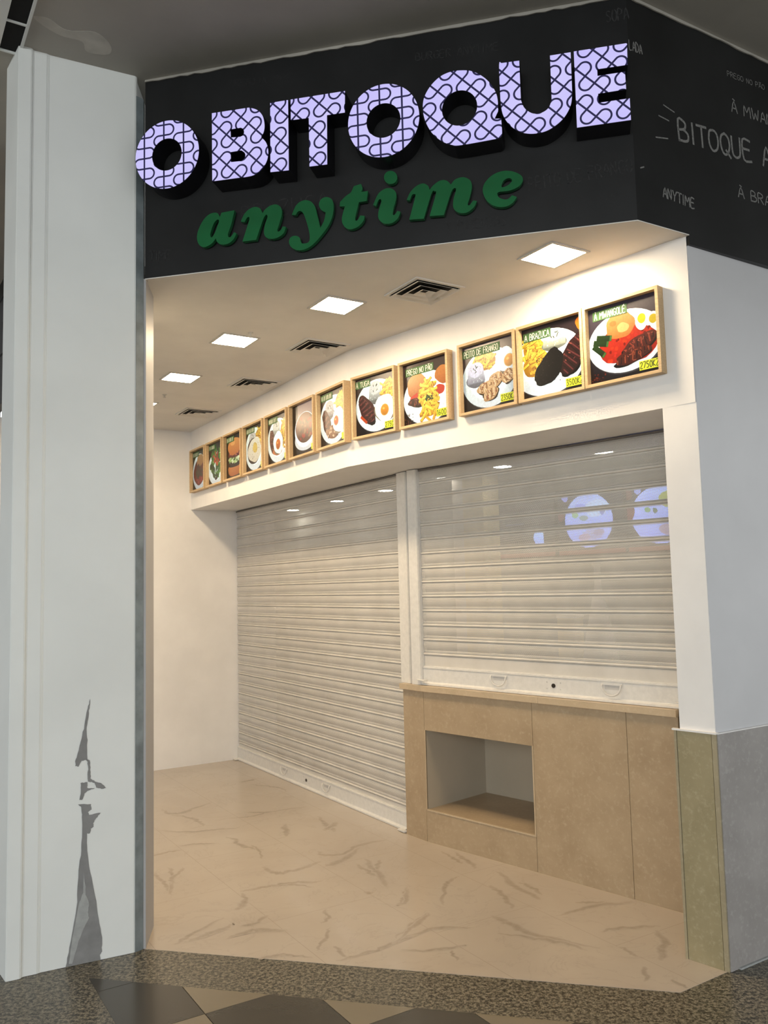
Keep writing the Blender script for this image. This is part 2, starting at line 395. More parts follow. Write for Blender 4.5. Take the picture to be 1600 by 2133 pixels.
def write_on(plane, parent, txt, p0, p1, h, mat, wfrac=.13, name='chalk_lettering', out=.0012):
    """lettering from p0 to p1 (s, z) on the plane, in the plane's own frame"""
    st, adv = text_strokes(txt, h); bm = bmn(); dx, dz = p1[0]-p0[0], p1[1]-p0[1]; ln = math.hypot(dx, dz); k = ln/adv
    ca, sa = dx/ln, dz/ln
    for s in st:
        ribbon(bm, [(p0[0] + p[0]*k*ca - p[1]*sa, p0[1] + p[0]*k*sa + p[1]*ca) for p in s], h*wfrac, 0)
    o = obj(name, bm, mat, parent); q = plane.pt(0, 0, out)
    o.location = q; o.rotation_euler = (0, 0, plane.rot); return o

# ================================================================== SETTING: floors
def inset_pts(a, b, d, ext=(0, 0)):
    t = unit(a, b); n = V2(t.y, -t.x); n = n if n.dot(-a) > 0 else -n
    return a + n*d - t*ext[0], b + n*d + t*ext[1]
bm = bmn()
tAB = unit(A, B)
back_far = [(6.5, 9.0), (1.0, 16.0), (-6.5, 14.0), (-7.5, 6.5)]
Jm = A - tAB*.03
prism(bm, [tuple(A - tAB*.03), tuple(B), tuple(C), (3.4, 4.93), *back_far, (-2.9, 4.6), (-1.9, 4.2)], -.05, 0)
fade = bm.verts.layers.float.new('fade')
for v in bm.verts: v[fade] = 0
bm6 = lambda x, y: (300 + x/2.667, 1580 + y/2.667)
bm8 = lambda x, y: (800 + x/2, 1350 + y/2)
VE6 = [([(105,280),(130,300),(200,305),(290,275),(385,245)],2),([(160,310),(250,325),(300,350),(330,375)],1.3),([(530,135),(600,120),(625,112)],1.6),([(590,145),(680,155),(740,160),(800,185)],1.6),([(470,330),(600,320),(740,290),(900,272)],1),([(560,300),(650,300),(740,290)],1.3),
([(80,400),(250,405),(400,395),(540,383)],1),([(190,488),(290,478),(420,470)],1),([(450,435),(510,450),(520,470),(600,498),(660,510)],1.5),([(25,550),(110,525),(210,510)],1.4),([(65,630),(100,680),(150,740)],1.5),([(135,605),(150,650),(165,760)],1.3),([(220,605),(165,660),(150,700)],1.2),
([(785,365),(795,400),(780,430)],2.2),([(965,320),(1010,370),(1060,405)],1.8),([(1080,350),(1040,380),(1010,400)],1.8),([(670,600),(700,630),(790,635),(900,600),(975,570)],2.2),([(970,515),(1000,535),(1100,530),(1200,480),(1360,450)],1.6),([(1010,600),(1100,570),(1200,500)],1.8),
([(530,740),(680,715),(820,690),(1000,680)],1.6),([(700,715),(820,705),(940,720)],.9),([(1185,585),(1250,630),(1280,650)],1.5),([(1220,560),(1290,620),(1360,715)],1.8),([(1320,565),(1290,620)],1.1),([(1460,715),(1450,760),(1415,820)],1.4),([(540,745),(560,790),(520,845)],1.8),
([(170,1035),(280,970),(450,880)],1.1),([(250,1020),(400,960),(510,920)],1.5),([(460,1005),(600,960),(800,950)],1.4),([(540,930),(620,915),(700,875)],1.2),([(1010,840),(1020,880),(990,915)],1.2),([(1040,940),(1000,1010),(960,1065)],1),([(1060,1045),(1110,1108)],1),
([(640,1115),(800,1090),(930,1110)],1),([(1060,1130),(1250,1075),(1400,1020),(1600,950)],1.1),([(1400,1000),(1500,930),(1590,860)],1.1),([(1215,740),(1280,750)],1.5),([(600,480),(650,520),(640,560)],.9)]
VE8 = [([(240,845),(300,880),(330,900)],1.3),([(290,850),(340,880),(385,920)],1.5),([(310,950),(260,990),(240,1070)],1.1),([(445,990),(500,1030),(540,1085)],1.6),([(470,930),(560,1000),(650,1050)],1.5),([(560,975),(620,1000),(660,1030)],1.2),([(95,1000),(85,1050),(60,1075)],1.1),
([(720,1115),(860,1080),(1040,1055)],1.3),([(800,1060),(930,1060)],1),([(450,1115),(520,1150),(640,1195),(900,1250)],2),([(470,1185),(600,1205),(720,1225),(850,1265)],1.1),([(900,1185),(1000,1165),(1160,1160)],1.1),([(1130,1175),(1165,1240),(1150,1305)],1.4),
([(30,1230),(200,1170),(370,1165)],1.1),([(60,1210),(130,1150),(190,1100)],1.1),([(80,1260),(220,1255),(340,1240)],1),([(280,1260),(300,1300)],.9),([(1085,1330),(1095,1395)],1),([(1200,1380),(1270,1425)],1),([(980,1240),(1060,1290)],.8)]
zz = .0006
for lst, fn in ((VE6, bm6), (VE8, bm8)):
    for pts, w in lst:
        P = [floor_pt(*fn(*p)) for p in pts]; path = smooth_path([(p.x, p.y, 's') for p in P], closed=False, seg=10); n = len(path)
        for side in ((1.0, 0, 0),):
            prev = None; zz += .000002; jx = jy = 0; wq = 1.0
            for i, p in enumerate(path):
                a, b = path[max(i-1, 0)], path[min(i+1, n-1)]; d = Vector((b[0]-a[0], b[1]-a[1])).normalized(); nx, ny = -d.y, d.x
                t = i/(n-1); prof = (math.sin(math.pi*min(1, max(0, t*.94+.03))))**.6
                wq = .75*wq + .25*random.uniform(.1, 1.9); ww = .0145*w*side[0]*prof*wq + .0012
                jx = .72*jx + random.uniform(-.0085, .0085); jy = .72*jy + random.uniform(-.0085, .0085)
                c = (p[0]+jx+side[1], p[1]+jy+side[2])
                row = [bm.verts.new((c[0]+nx*ww*k, c[1]+ny*ww*k, zz)) for k in (-1, -.35, .35, 1)]
                row[1][fade] = row[2][fade] = .62*prof*(1 if side[0] == 1 else .5)
                if prev:
                    for k in range(3):
                        f = bm.faces.new((prev[k], row[k], row[k+1], prev[k+1])); f.normal_update(); f.material_index = 1
                        if f.normal.z < 0: f.normal_flip()
                prev = row
structure(obj('floor', bm, [M['marble'], M['vein']]))

nAB = V2(tAB.y, -tAB.x); nAB = nAB if nAB.dot(-A) > 0 else -nAB
BAND = .315
# granite border slabs, following the shop line and the column
E0 = V2(-1.161, 3.909)
bm = bmn()
g0 = V2(-1.281, 3.672)          # inner corner of the granite border
tG = V2(math.cos(math.radians(-58.5)), math.sin(math.radians(-58.5)))
tC = unit(B, C)
pB = B + nAB*BAND
far_r = C + tC*3.2
g1 = g0 + tAB*3.6
nC = V2(tC.y, -tC.x)
prism(bm, [tuple(A - tAB*.02), tuple(g0), tuple(g0 + tAB*6.4), tuple(far_r), tuple(C), tuple(B)], -.05, -.001)
prism(bm, [tuple(A - tAB*.02), tuple(g0), tuple(g0 + tG*4.5), tuple(g0 + tG*4.5 + V2(-3.4, -1.6)), (-5.5, 3.2), (-5.5, 6.0), (-1.9, 4.6)], -.05, -.001)
structure(obj('floor', bm, M['granite']))
# chequered tiles laid diagonally
N1 = V2(-.726, 3.348); eu = V2(math.cos(math.radians(32)), math.sin(math.radians(32))); ev = V2(-eu.y, eu.x); TS = .42
def clip_poly(poly, p, n):
    out = []
    for i in range(len(poly)):
        a, b = poly[i], poly[(i+1) % len(poly)]; da, db = (a - p).dot(n), (b - p).dot(n)
        if da >= 0: out.append(a)
        if da*db < 0: out.append(a + (b - a)*(da/(da - db)))
    return out
bm = bmn(); gap = .0015
inG = left_n(tG)
if inG.dot(V2(1, 0)) < 0: inG = -inG
for i in range(-12, 16):
    for j in range(-22, 6):
        q = [N1 + eu*(i+a)*TS + ev*(j+b)*TS for a, b in ((0, 0), (1, 0), (1, 1), (0, 1))]
        cen = sum(q, V2(0, 0))/4; q = [p + (cen - p).normalized()*gap*1.4 for p in q]
        q = clip_poly(q, g0, nAB)
        if q: q = clip_poly(q, g0, inG)
        if len(q) < 3: continue
        dark = (i + j) % 2 != 0 or (i < 0 and j >= 1)
        prism(bm, [tuple(p) for p in q], -.05, 0, 0 if dark else 1)
structure(obj('floor', bm, [M['tile_dark'], M['tile_light']]))
bm = boxbm(-14, 14, -14, 18, -.12, -.052); structure(obj('floor', bm, M['granite']))

# ================================================================== SETTING: ceilings
bm = bmn()   # mall ceiling
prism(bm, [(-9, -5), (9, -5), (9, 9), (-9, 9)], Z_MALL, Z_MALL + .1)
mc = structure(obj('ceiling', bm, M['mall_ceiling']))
M['filler'] = painted('ceiling_filler', (.50, .48, .43), .85, .2, var=.15, scale=9)
bm = bmn(); poly = [floor_pt(x/2.37, y/2.37, Z_MALL) for x, y in ((165, 80), (240, 90), (330, 148), (470, 158), (545, 220), (535, 268), (430, 255), (405, 205), (300, 175), (205, 120))]
sm = smooth_path([(q.x, q.y, 's') for q in poly], True, 5); prism(bm, sm, Z_MALL - .0008, Z_MALL + .001); obj('filler_patch', bm, M['filler'], mc)
# fascia boards
FA = Plane(A, B); FR = Plane(B + (R-R), R)
Bf = V2(1.0949, 3.4160); FR = Plane(Bf, R)
FAp = Plane(A, Bf)
th = .03
def off(p, d): return p + d
nf = FAp.n; nr = FR.n
inner_B = Bf - (nf + nr).normalized()*th/((nf + nr).normalized().dot(nf))
Rext = R + FR.t*2.4
bm = bmn()
prism(bm, [tuple(A), tuple(Bf), tuple(inner_B), tuple(A - nf*th)], Z_NICHE, Z_MALL)
fas = structure(obj('wall_front', bm, M['fascia']))
bm = bmn()
cs = (C - Bf).dot(FR.t)
pc = Bf + FR.t*cs
prism(bm, [tuple(Bf), tuple(pc), tuple(pc - nr*th), tuple(inner_B)], Z_NICHE, Z_MALL)
prism(bm, [tuple(pc), tuple(Rext), tuple(Rext - nr*th), tuple(pc - nr*th)], Z_NICHE - .045, Z_MALL)
far = structure(obj('wall_right_fascia', bm, M['fascia'])); far.name = 'wall_right'
# faint ragged lip of filler where the board meets the ceiling
for a_, b_, nn in ((A, Bf, nf), (Bf, Rext, nr)):
    bm = bmn(); t_ = unit(a_, b_); Ln = (b_ - a_).length; k = 60; up = []; dn = []
    for i in range(k+1):
        p = a_ + t_*Ln*i/k + nn*.004; up.append(bm.verts.new((p.x, p.y, Z_MALL - .0005))); dn.append(bm.verts.new((p.x + nn.x*.004, p.y + nn.y*.004, Z_MALL - .012 - random.random()*.008)))
    for i in range(k): bm.faces.new((up[i], dn[i], dn[i+1], up[i+1]))
    r = bmesh.ops.extrude_face_region(bm, geom=list(bm.faces)); vs = [g for g in r['geom'] if isinstance(g, bmesh.types.BMVert)]
    bmesh.ops.translate(bm, verts=vs, vec=Vector((-nn.x*.006, -nn.y*.006, 0))); bmesh.ops.recalc_face_normals(bm, faces=bm.faces)
    structure(obj('trim_1', bm, M['mall_ceiling']))

bm = bmn(); prism(bm, [tuple(A + nf*.001), tuple(Bf + (nf + nr)*.0008), tuple(pc + nr*.001), tuple(pc - nr*th), tuple(inner_B), tuple(A - nf*th)], Z_NICHE - .004, Z_NICHE); structure(obj('trim_3', bm, M['ceiling']))
# niche ceiling, cut around lamps and vents is not needed: fittings hang a hair below it
WEXT = WL + unit(L, WL)*1.27
bm = bmn()
ceil_poly = [tuple(A - nf*th), tuple(inner_B), tuple(pc - nr*th), tuple(pc - nr*th + V2(.12, .25)), tuple(BEND + V2(.3, .3)), tuple(SL + V2(.3, .25)), tuple(WEXT - left_n(unit(L, WL))*0 + V2(-.1, .3)), (-2.87, 6.28), (-1.78, 4.60), (-1.50, 4.30)]
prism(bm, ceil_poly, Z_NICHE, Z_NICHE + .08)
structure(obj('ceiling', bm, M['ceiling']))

# ================================================================== SETTING: walls
def offset_line(a, b, d):
    t = unit(a, b); n = V2(t.y, -t.x)
    if n.dot(-a) < 0: n = -n
    return a - n*d, b - n*d, n
# bulkhead over the shutters
bm = bmn()
t1, t2 = unit(L, BEND), unit(BEND, P3)
n1 = V2(t1.y, -t1.x); n1 = n1 if n1.dot(-BEND) > 0 else -n1
n2 = V2(t2.y, -t2.x); n2 = n2 if n2.dot(-BEND) > 0 else -n2
DEP = .66
mid = (n1 + n2).normalized()
tW = unit(WL, SL)
prism(bm, [tuple(L), tuple(BEND), tuple(BEND - mid*DEP), tuple(L + tW*.66)], Z_HEAD, Z_NICHE)
prism(bm, [tuple(BEND), tuple(P3), tuple(C - V2(.003, 0)), tuple(CR + V2(.42, .42)), tuple(BEND - mid*DEP)], Z_HEAD, Z_NICHE)
structure(obj('wall_back', bm, M['wall']))
# left wall of the recess, running on past the shutters
bm = bmn(); nW = left_n(tW)
prism(bm, [tuple(WEXT), tuple(SL + tW*.45), tuple(SL + tW*.45 + nW*.12), tuple(WEXT + nW*.12)], 0, Z_NICHE)
structure(obj('wall_left', bm, M['wall']))
uW = unit(L, WL); WX2 = WL + uW*7.0
bm = bmn(); prism(bm, [tuple(WEXT), tuple(WX2), tuple(WX2 + nW*.12), tuple(WEXT + nW*.12)], 0, Z_MALL); structure(obj('wall_left', bm, M['mall_wall']))
# white pier on the right and the wall that runs on from it
RS = C + unit(B, C)*0
tR = unit(C, V2(1.6747, 3.7863)); WR = C + tR*3.0
nR = V2(tR.y, -tR.x)
bm = bmn()
prism(bm, [tuple(C), tuple(P3), tuple(CR), tuple(CR + V2(.30, .28)), tuple(C + tR*.35 - nR*.12), tuple(C + tR*.02)], 0, Z_HEAD)
pier = structure(obj('wall_right', bm, M['wall']))
bm = bmn()
prism(bm, [tuple(C + tR*.004 + nR*.001), tuple(WR + nR*.001), tuple(WR - nR*.12), tuple(C + tR*.004 - nR*.1)], 0, Z_NICHE)
structure(obj('wall_right', bm, M['mall_wall']))
# stone wainscot
PF = Plane(P3, C) ; nP = PF.n; tP = unit(P3, C); wP = (C - P3).length
bm = bmn()
def slab(bm, plane, s0, s1, z0, z1, out, back, mi=0):
    p = [plane.pt(s0, 0, out), plane.pt(s1, 0, out), plane.pt(s1, 0, back), plane.pt(s0, 0, back)]
    prism(bm, [(q.x, q.y) for q in p], z0, z1, mi)
PP = Plane(P3, C)
slab(bm, PP, -.022, -.011, 0, Z_STONE, .014, -.03, 1)
slab(bm, PP, -.009, wP - .014, 0, Z_STONE, .012, 0, 0)
slab(bm, PP, wP - .012, wP + .008, 0, Z_STONE, .012, -.001, 1)
PR = Plane(C, WR)
slab(bm, PR, -.002, 1.18, 0, Z_STONE, .012, 0, 2)
slab(bm, PR, 1.182, 3.0, 0, Z_STONE, .012, 0, 2)
PJ = Plane(P3, CR)
slab(bm, PJ, -.01, .44, 0, Z_STONE, .010, 0, 1)
structure(obj('trim_1', bm, [M['stone_green'], M['stone_trim'], M['stone_grey']]))
# plaster lip over the wainscot
bm = bmn(); slab(bm, PP, -.03, wP + .01, Z_STONE, Z_STONE + .007, .016, 0); slab(bm, PR, -.004, 3.0, Z_STONE, Z_STONE + .005, .013, 0)
structure(obj('trim_2', bm, M['wall']))
bm = bmn(); slab(bm, PR, .05, 3.0, -.001, .006, .022, .010); structure(obj('baseboard_right', bm, M['primer_light']))

# neighbouring frontage seen past the column: same charcoal board, over the same recess
fd = V2(-.545, .839); F0 = V2(-2.85, 6.30)
LF = [F0 - fd*2.0, F0 + fd*1.02]
LP = Plane(LF[0], LF[1])
bm = bmn(); prism(bm, [tuple(LF[0]), tuple(LF[1]), tuple(LF[1] - LP.n*.05), tuple(LF[0] - LP.n*.05)], Z_NICHE, Z_MALL)
lfas = structure(obj('wall_left', bm, M['fascia']))
bm = bmn()
for pts in ([(-40, 660), (0, 630), (14, 600)], [(-30, 740), (0, 742), (12, 725)]):
    ribbon(bm, [LP.hit(*p) for p in pts], .02, 0)
ribbon(bm, [LP.hit(6, 672), LP.hit(7, 690)], .02, 0); ribbon(bm, [LP.hit(10, 668), LP.hit(11, 688)], .02, 0)
o = obj('chalk_lettering', bm, M['chalk_faint'], lfas); o.location = LP.pt(0, 0, .002); o.rotation_euler = (0, 0, LP.rot)

# ================================================================== COLUMN on the left
uc = V2(math.cos(math.radians(207)), math.sin(math.radians(207))); ncol = V2(-uc.y, uc.x)
if ncol.dot(-E0) < 0: ncol = -ncol
def cp(s, d=0): return tuple(E0 + uc*s + ncol*d)
col = thing('painted_column', 'tall whitish painted column with fluted left edge and bare grey patches, left of the shop', 'column', (E0.x, E0.y, 0))
def local(pts, o): return [(p[0]-o.x, p[1]-o.y) for p in pts]
bm = bmn()
prism(bm, local([cp(0, 0), cp(.395, 0), cp(.402, .006), cp(.462, .006), cp(.470, .020), cp(.527, .020), (-1.755, 3.83), (-1.95, 4.62), (-1.42, 4.62), (-1.19, 4.22), tuple(A + V2(-.045, .02)), tuple(E0 + V2(.004, .012))], E0), 0, Z_MALL)
bmesh.ops.bevel(bm, geom=[e for e in bm.edges if abs(e.verts[0].co.z - e.verts[1].co.z) > 1], offset=.003, segments=2, affect='EDGES')
obj('shaft', bm, M['column'], col)
bm = bmn(); prism(bm, local([tuple(E0 + V2(.003, .001)), tuple(A + V2(-.008, -.004)), tuple(A + V2(-.010, .02)), tuple(E0 + V2(0, .03))], E0), 0, Z_MALL - .10)
obj('corner_strip', bm, M['steel_strip'], col)
bm = bmn(); prism(bm, local([tuple(A + V2(-.010, .000)), tuple(A + V2(.002, .004)), (-1.1545, 4.20), (-1.19, 4.22), tuple(A + V2(-.03, .05))], E0), 0, Z_NICHE)
obj('side_jamb', bm, M['jamb'], col)
CP = Plane(E0, E0 + uc)
def patch(polys, fn, mat, out, name):
    bm = bmn()
    for poly in polys:
        pts = [CP.hit(*fn(*p)) for p in poly]
        pts2 = []
        for i in range(len(pts)):   # ragged edge
            a, b = pts[i], pts[(i+1) % len(pts)]
            for k in range(4):
                t = k/4; pts2.append((a[0] + (b[0]-a[0])*t + random.uniform(-.0015, .0015), a[1] + (b[1]-a[1])*t + random.uniform(-.0015, .0015)))
        pts2 = [(p[0], max(.001, p[1])) for p in pts2]
        plate(bm, pts2, [], -.0004, .0006)
    o = obj(name, bm, mat, col); q = CP.pt(0, 0, out); o.location = (q.x - E0.x, q.y - E0.y, 0); o.rotation_euler = (0, 0, CP.rot)
    return o
c7 = lambda x, y: (x/2.724, 1350 + y/2.724)
patch([[(512,290),(507,340),(500,400),(492,460),(495,520),(495,632),(462,640),(444,672),(428,668),(428,640),(440,600),(462,510),(480,440),(497,340)],
       [(484,628),(510,635),(512,690),(515,740),(540,755),(575,768),(602,795),(575,798),(545,792),(536,765),(500,757),(497,740),(500,690),(497,645)],
       [(458,765),(497,760),(494,795),(540,795),(500,808),(480,825),(465,862),(450,860),(460,820)],
       [(442,886),(515,885),(518,915),(500,930),(505,945),(572,933),(545,965),(530,990),(530,1012),(515,1025),(512,1050),(495,1052),(493,1150),(512,1270),(540,1400),(560,1540),(580,1640),(578,1720),(565,1745),(572,1775),(372,1812),(395,1700),(420,1560),(438,1440),(445,1260),(462,1150),(466,1050),(466,960),(462,900)]],
      c7, M['primer'], .0012, 'bare_plaster_patch')
patch([[(475,1270),(484,1340),(486,1400),(505,1440),(500,1500),(505,1530),(470,1600),(440,1680),(410,1790),(392,1790),(410,1640),(432,1540),(450,1440),(472,1390)]], c7, M['primer_light'], .0020, 'rubbed_streak')

# ================================================================== SIGN: lit letters
SG = Plane(A, Bf, .115)     # plane of the lit faces
def mk(fn, items): return [(*SGp.hit(*fn(p[0], p[1])), p[2] if len(p) > 2 else 'c') for p in items]
def build_letter(ch, outline, holes, facemat, label):
    xs = [p[0] for p in outline]; zs = [p[1] for p in outline]; cx, cz = (min(xs)+max(xs))/2, (min(zs)+max(zs))/2
    mv = lambda l: [(p[0]-cx, p[1]-cz) for p in l]
    base = SG.pt(cx, cz, -.115)
    t = thing('sign_letter', label, 'sign letter', base, SG.rot, 'lit letters of the shop sign')
    bm = bmn(); plate(bm, mv(outline), [mv(h) for h in holes], -.113, -.001); obj('letter_return', bm, M['letter_side'], t)
    def shrink(l, d, hole=False):
        n = len(l); ar = sum(l[i][0]*l[(i+1) % n][1] - l[(i+1) % n][0]*l[i][1] for i in range(n)); sg = 1 if ar > 0 else -1
        if hole: sg = -sg
        out = []
        for i in range(n):
            a, b = l[i-1], l[(i+1) % n]; dx, dz = b[0]-a[0], b[1]-a[1]; m = math.hypot(dx, dz) or 1
            out.append((l[i][0] - dz/m*d*sg, l[i][1] + dx/m*d*sg))
        return out
    bm = bmn(); plate(bm, shrink(mv(outline), .0018), [shrink(mv(h), .0018, True) for h in holes], -.1155, -.1128); obj('letter_face', bm, facemat, t)
    return t
SGp = SG
def o_letter(cx, cy, xr, yt, yb, hx0, hx1, hyt, hyb, fn): pass
def ell(fn, x0, x1, y0, y1, n=80):
    a = SG.hit(*fn(x0, (y0+y1)/2)); b = SG.hit(*fn(x1, (y0+y1)/2)); m = (x0+x1)/2
    c = SG.hit(*fn(m, y0)); d = SG.hit(*fn(m, y1))
    return circle((a[0]+b[0])/2, (c[1]+d[1])/2, (b[0]-a[0])/2, (c[1]-d[1])/2, n)
k1 = lambda x, y: (270 + x/5.926, 220 + y/5.926)
k2 = lambda x, y: (430 + x/5.333, 180 + y/5.333)
k3 = lambda x, y: (710 + x/4.571, 140 + y/4.571)
k4 = lambda x, y: (1020 + x/5.0, 70 + y/5.0)
def outline(fn, items): return smooth_path(mk(fn, items), True, 6)
S = 's'
build_letter('O', ell(k1, 70, 858, 182, 1024), [ell(k1, 280, 640, 408, 797)], M['glow_grid'], 'lit lavender round letter O with square lattice lines, at the far left before the gap')
build_letter('B', outline(k2, [(58,297),(470,232),(560,255,S),(625,320,S),(648,420,S),(640,500,S),(610,560),(665,620,S),(690,720,S),(672,830,S),(610,930,S),(530,985,S),(440,1008,S),(380,1014),(62,1055)]),
    [outline(k2, [(268,478),(380,460),(405,475,S),(415,505,S),(405,540,S),(375,556),(272,565)]), outline(k2, [(270,730),(385,712),(418,735,S),(430,765,S),(418,800,S),(385,826),(274,838)])], M['glow_diag'], 'lit lavender letter B with diagonal lattice lines, right of the gap')
build_letter('I', outline(k2, [(705,183),(910,150),(918,930),(708,952)]), [], M['glow_diag'], 'narrow lit lavender letter I between the B and the T')
build_letter('T', outline(k2, [(935,143),(1540,47),(1540,290),(1342,318),(1345,865),(1142,890),(1134,350),(935,376)]), [], M['glow_diag'], 'lit lavender letter T with diagonal lattice lines, left of the second round O')
build_letter('O', ell(k3, 65, 752, 157, 857), [ell(k3, 247, 565, 345, 668)], M['glow_grid'], 'lit lavender round letter O with square lattice lines, between the T and the Q')
build_letter('Q', outline(k3, [(1140,27,S),(1250,35,S),(1360,90,S),(1440,170,S),(1490,270,S),(1502,380,S),(1500,420),(1466,490),(1530,485),(1538,640,S),(1500,680),(1150,743,S),(1050,740,S),(950,700,S),(860,620,S),(800,510,S),(778,400,S),(790,290,S),(850,180,S),(940,90,S),(1040,42,S)]),
    [ell(k3, 966, 1296, 222, 552)], M['glow_diag'], 'lit lavender letter Q with flat foot and diagonal lattice lines')
build_letter('U', outline(k4, [(95,325,S),(125,303),(312,280),(330,690),(365,770,S),(430,820,S),(490,830,S),(560,812,S),(615,765,S),(642,690),(625,228),(848,192),(865,620),(850,740,S),(790,860,S),(700,950,S),(580,1020,S),(430,1045,S),(300,1018,S),(195,940,S),(130,830,S),(108,680)]),
    [], M['glow_diag'], 'lit lavender letter U with diagonal lattice lines, between the Q and the E')
build_letter('E', outline(k4, [(873,185),(1433,95),(1440,325),(1122,372),(1125,437),(1413,393),(1425,580),(1132,627),(1137,717),(1462,670),(1475,900),(907,980)]),
    [], M['glow_diag'], 'lit lavender letter E at the fascia corner')

# ================================================================== SIGN: green script
SGp = Plane(A, Bf, .030)
q5 = lambda x, y: (400 + x/5.0, 400 + y/5.0)
q6 = lambda x, y: (680 + x/3.721, 340 + y/3.721)
def script(ch, fn, outl, holes, extra, label):
    o1 = smooth_path(mk(fn, outl), True, 6); hs = [smooth_path(mk(fn, h), True, 6) for h in holes]
    xs = [p[0] for p in o1]; zs = [p[1] for p in o1]; cx, cz = (min(xs)+max(xs))/2, (min(zs)+max(zs))/2
    mv = lambda l: [(p[0]-cx, p[1]-cz) for p in l]
    bm = bmn(); plate(bm, mv(o1), [mv(h) for h in hs], 0, .022)
    for e in extra:
        b2 = smooth_path(mk(fn, e), True, 6); plate(bm, mv(b2), [], 0, .022)
    # short studs that hold the letter off the board
    for k in range(2):
        p = mv(o1)[(k*len(o1)//2 + 5) % len(o1)]; q = mv(o1)[(k*len(o1)//2 + 5 + 3) % len(o1)]
    o = obj('script_letter', bm, M['green'], None); o.location = SGp.pt(cx, cz, 0); o.rotation_euler = (0, 0, SGp.rot)
    return tag(o, label, 'sign letter', 'green script letters of the shop sign')
script('a', q5, [(442,190),(410,330,S),(374,440,S),(390,472,S),(418,450,S),(438,418),(463,430),(430,495,S),(370,540,S),(300,545,S),(258,515,S),(250,482),(200,540,S),(130,573,S),(75,550,S),(52,480,S),(68,390,S),(120,290,S),(180,232,S),(240,215,S),(272,226,S),(290,260),(308,215)],
    [[(262,288,S),(228,325,S),(200,400,S),(190,450,S),(205,473,S),(235,430,S),(262,360,S),(282,300,S)]], [], 'green script letter a, first of the lower word')
script('n', q5, [(508,308),(545,230,S),(600,175,S),(660,155,S),(710,172,S),(735,222),(765,178,S),(820,140,S),(880,130,S),(925,160,S),(936,220,S),(915,310,S),(890,390,S),(898,412,S),(925,395,S),(945,358),(978,362),(955,425,S),(900,470,S),(830,488,S),(770,470,S),(750,420,S),(760,340,S),(785,262,S),(777,236,S),(755,255,S),(728,320,S),(668,498),(525,516),(575,360,S),(597,285,S),(592,260,S),(572,270,S),(548,312)],
    [], [], 'green script letter n, between the a and the y')
script('y', q5, [(1040,238),(1075,155,S),(1120,105,S),(1180,85,S),(1240,100,S),(1280,150,S),(1300,220,S),(1320,300,S),(1337,372),(1375,300,S),(1393,212),(1345,185,S),(1322,130,S),(1345,75,S),(1400,52,S),(1455,75,S),(1475,140,S),(1465,240,S),(1420,350,S),(1340,460,S),(1260,545,S),(1180,595,S),(1100,605,S),(1035,575,S),(1010,520,S),(1030,470,S),(1080,456,S),(1120,475,S),(1135,520,S),(1152,536,S),(1200,530,S),(1225,500,S),(1222,420,S),(1190,300,S),(1160,225,S),(1130,197,S),(1100,207,S),(1080,240)],
    [], [], 'green script letter y with a ball tail hanging below the line')
script('t', q6, [(212,178),(268,160),(280,195,S),(270,222),(322,215),(312,292),(252,302),(228,400,S),(224,440,S),(240,442,S),(262,405),(296,408),(285,450,S),(240,495,S),(180,512,S),(135,485,S),(120,430,S),(143,335),(103,335),(106,300),(150,255,S),(190,225,S)],
    [], [], 'green script letter t, right of the y')
script('i', q6, [(362,325),(400,240,S),(450,200,S),(500,195,S),(538,225,S),(540,280,S),(520,350,S),(515,395,S),(528,400,S),(550,370),(574,375),(555,425,S),(510,462,S),(450,468,S),(405,430,S),(405,370,S),(425,300,S),(420,278,S),(403,288,S),(385,332)],
    [], [[(498+51*math.cos(a*math.pi/8), 110+51*math.sin(a*math.pi/8), S) for a in range(16)]], 'green script letter i with its round dot')
script('m', q6, [(622,286),(650,225,S),(700,175,S),(750,157,S),(788,175,S),(800,206),(830,170,S),(880,135,S),(930,134,S),(965,165),(1000,125,S),(1060,108,S),(1112,130,S),(1128,180,S),(1112,260,S),(1096,315,S),(1110,325,S),(1138,288),(1167,292),(1140,345,S),(1080,385,S),(1020,380,S),(985,345,S),(985,280,S),(1005,205,S),(990,194,S),(965,232,S),(910,402),(800,410),(848,240,S),(840,218,S),(815,235,S),(755,430),(642,438),(688,262,S),(684,240,S),(664,246,S),(647,288)],
    [], [], 'wide green script letter m, right of the i')
script('e', q6, [(1477,262),(1440,310,S),(1380,338,S),(1300,330,S),(1240,285,S),(1212,215,S),(1230,150,S),(1290,90,S),(1370,60,S),(1450,65,S),(1510,95,S),(1522,135,S),(1490,180,S),(1420,212,S),(1340,222,S),(1325,240,S),(1345,270,S),(1400,280,S),(1440,248)],
    [[(1357,181,S),(1370,140,S),(1400,118,S),(1430,118,S),(1437,140,S),(1410,168,S),(1377,184,S)]], [], 'green script letter e, last of the lower word')

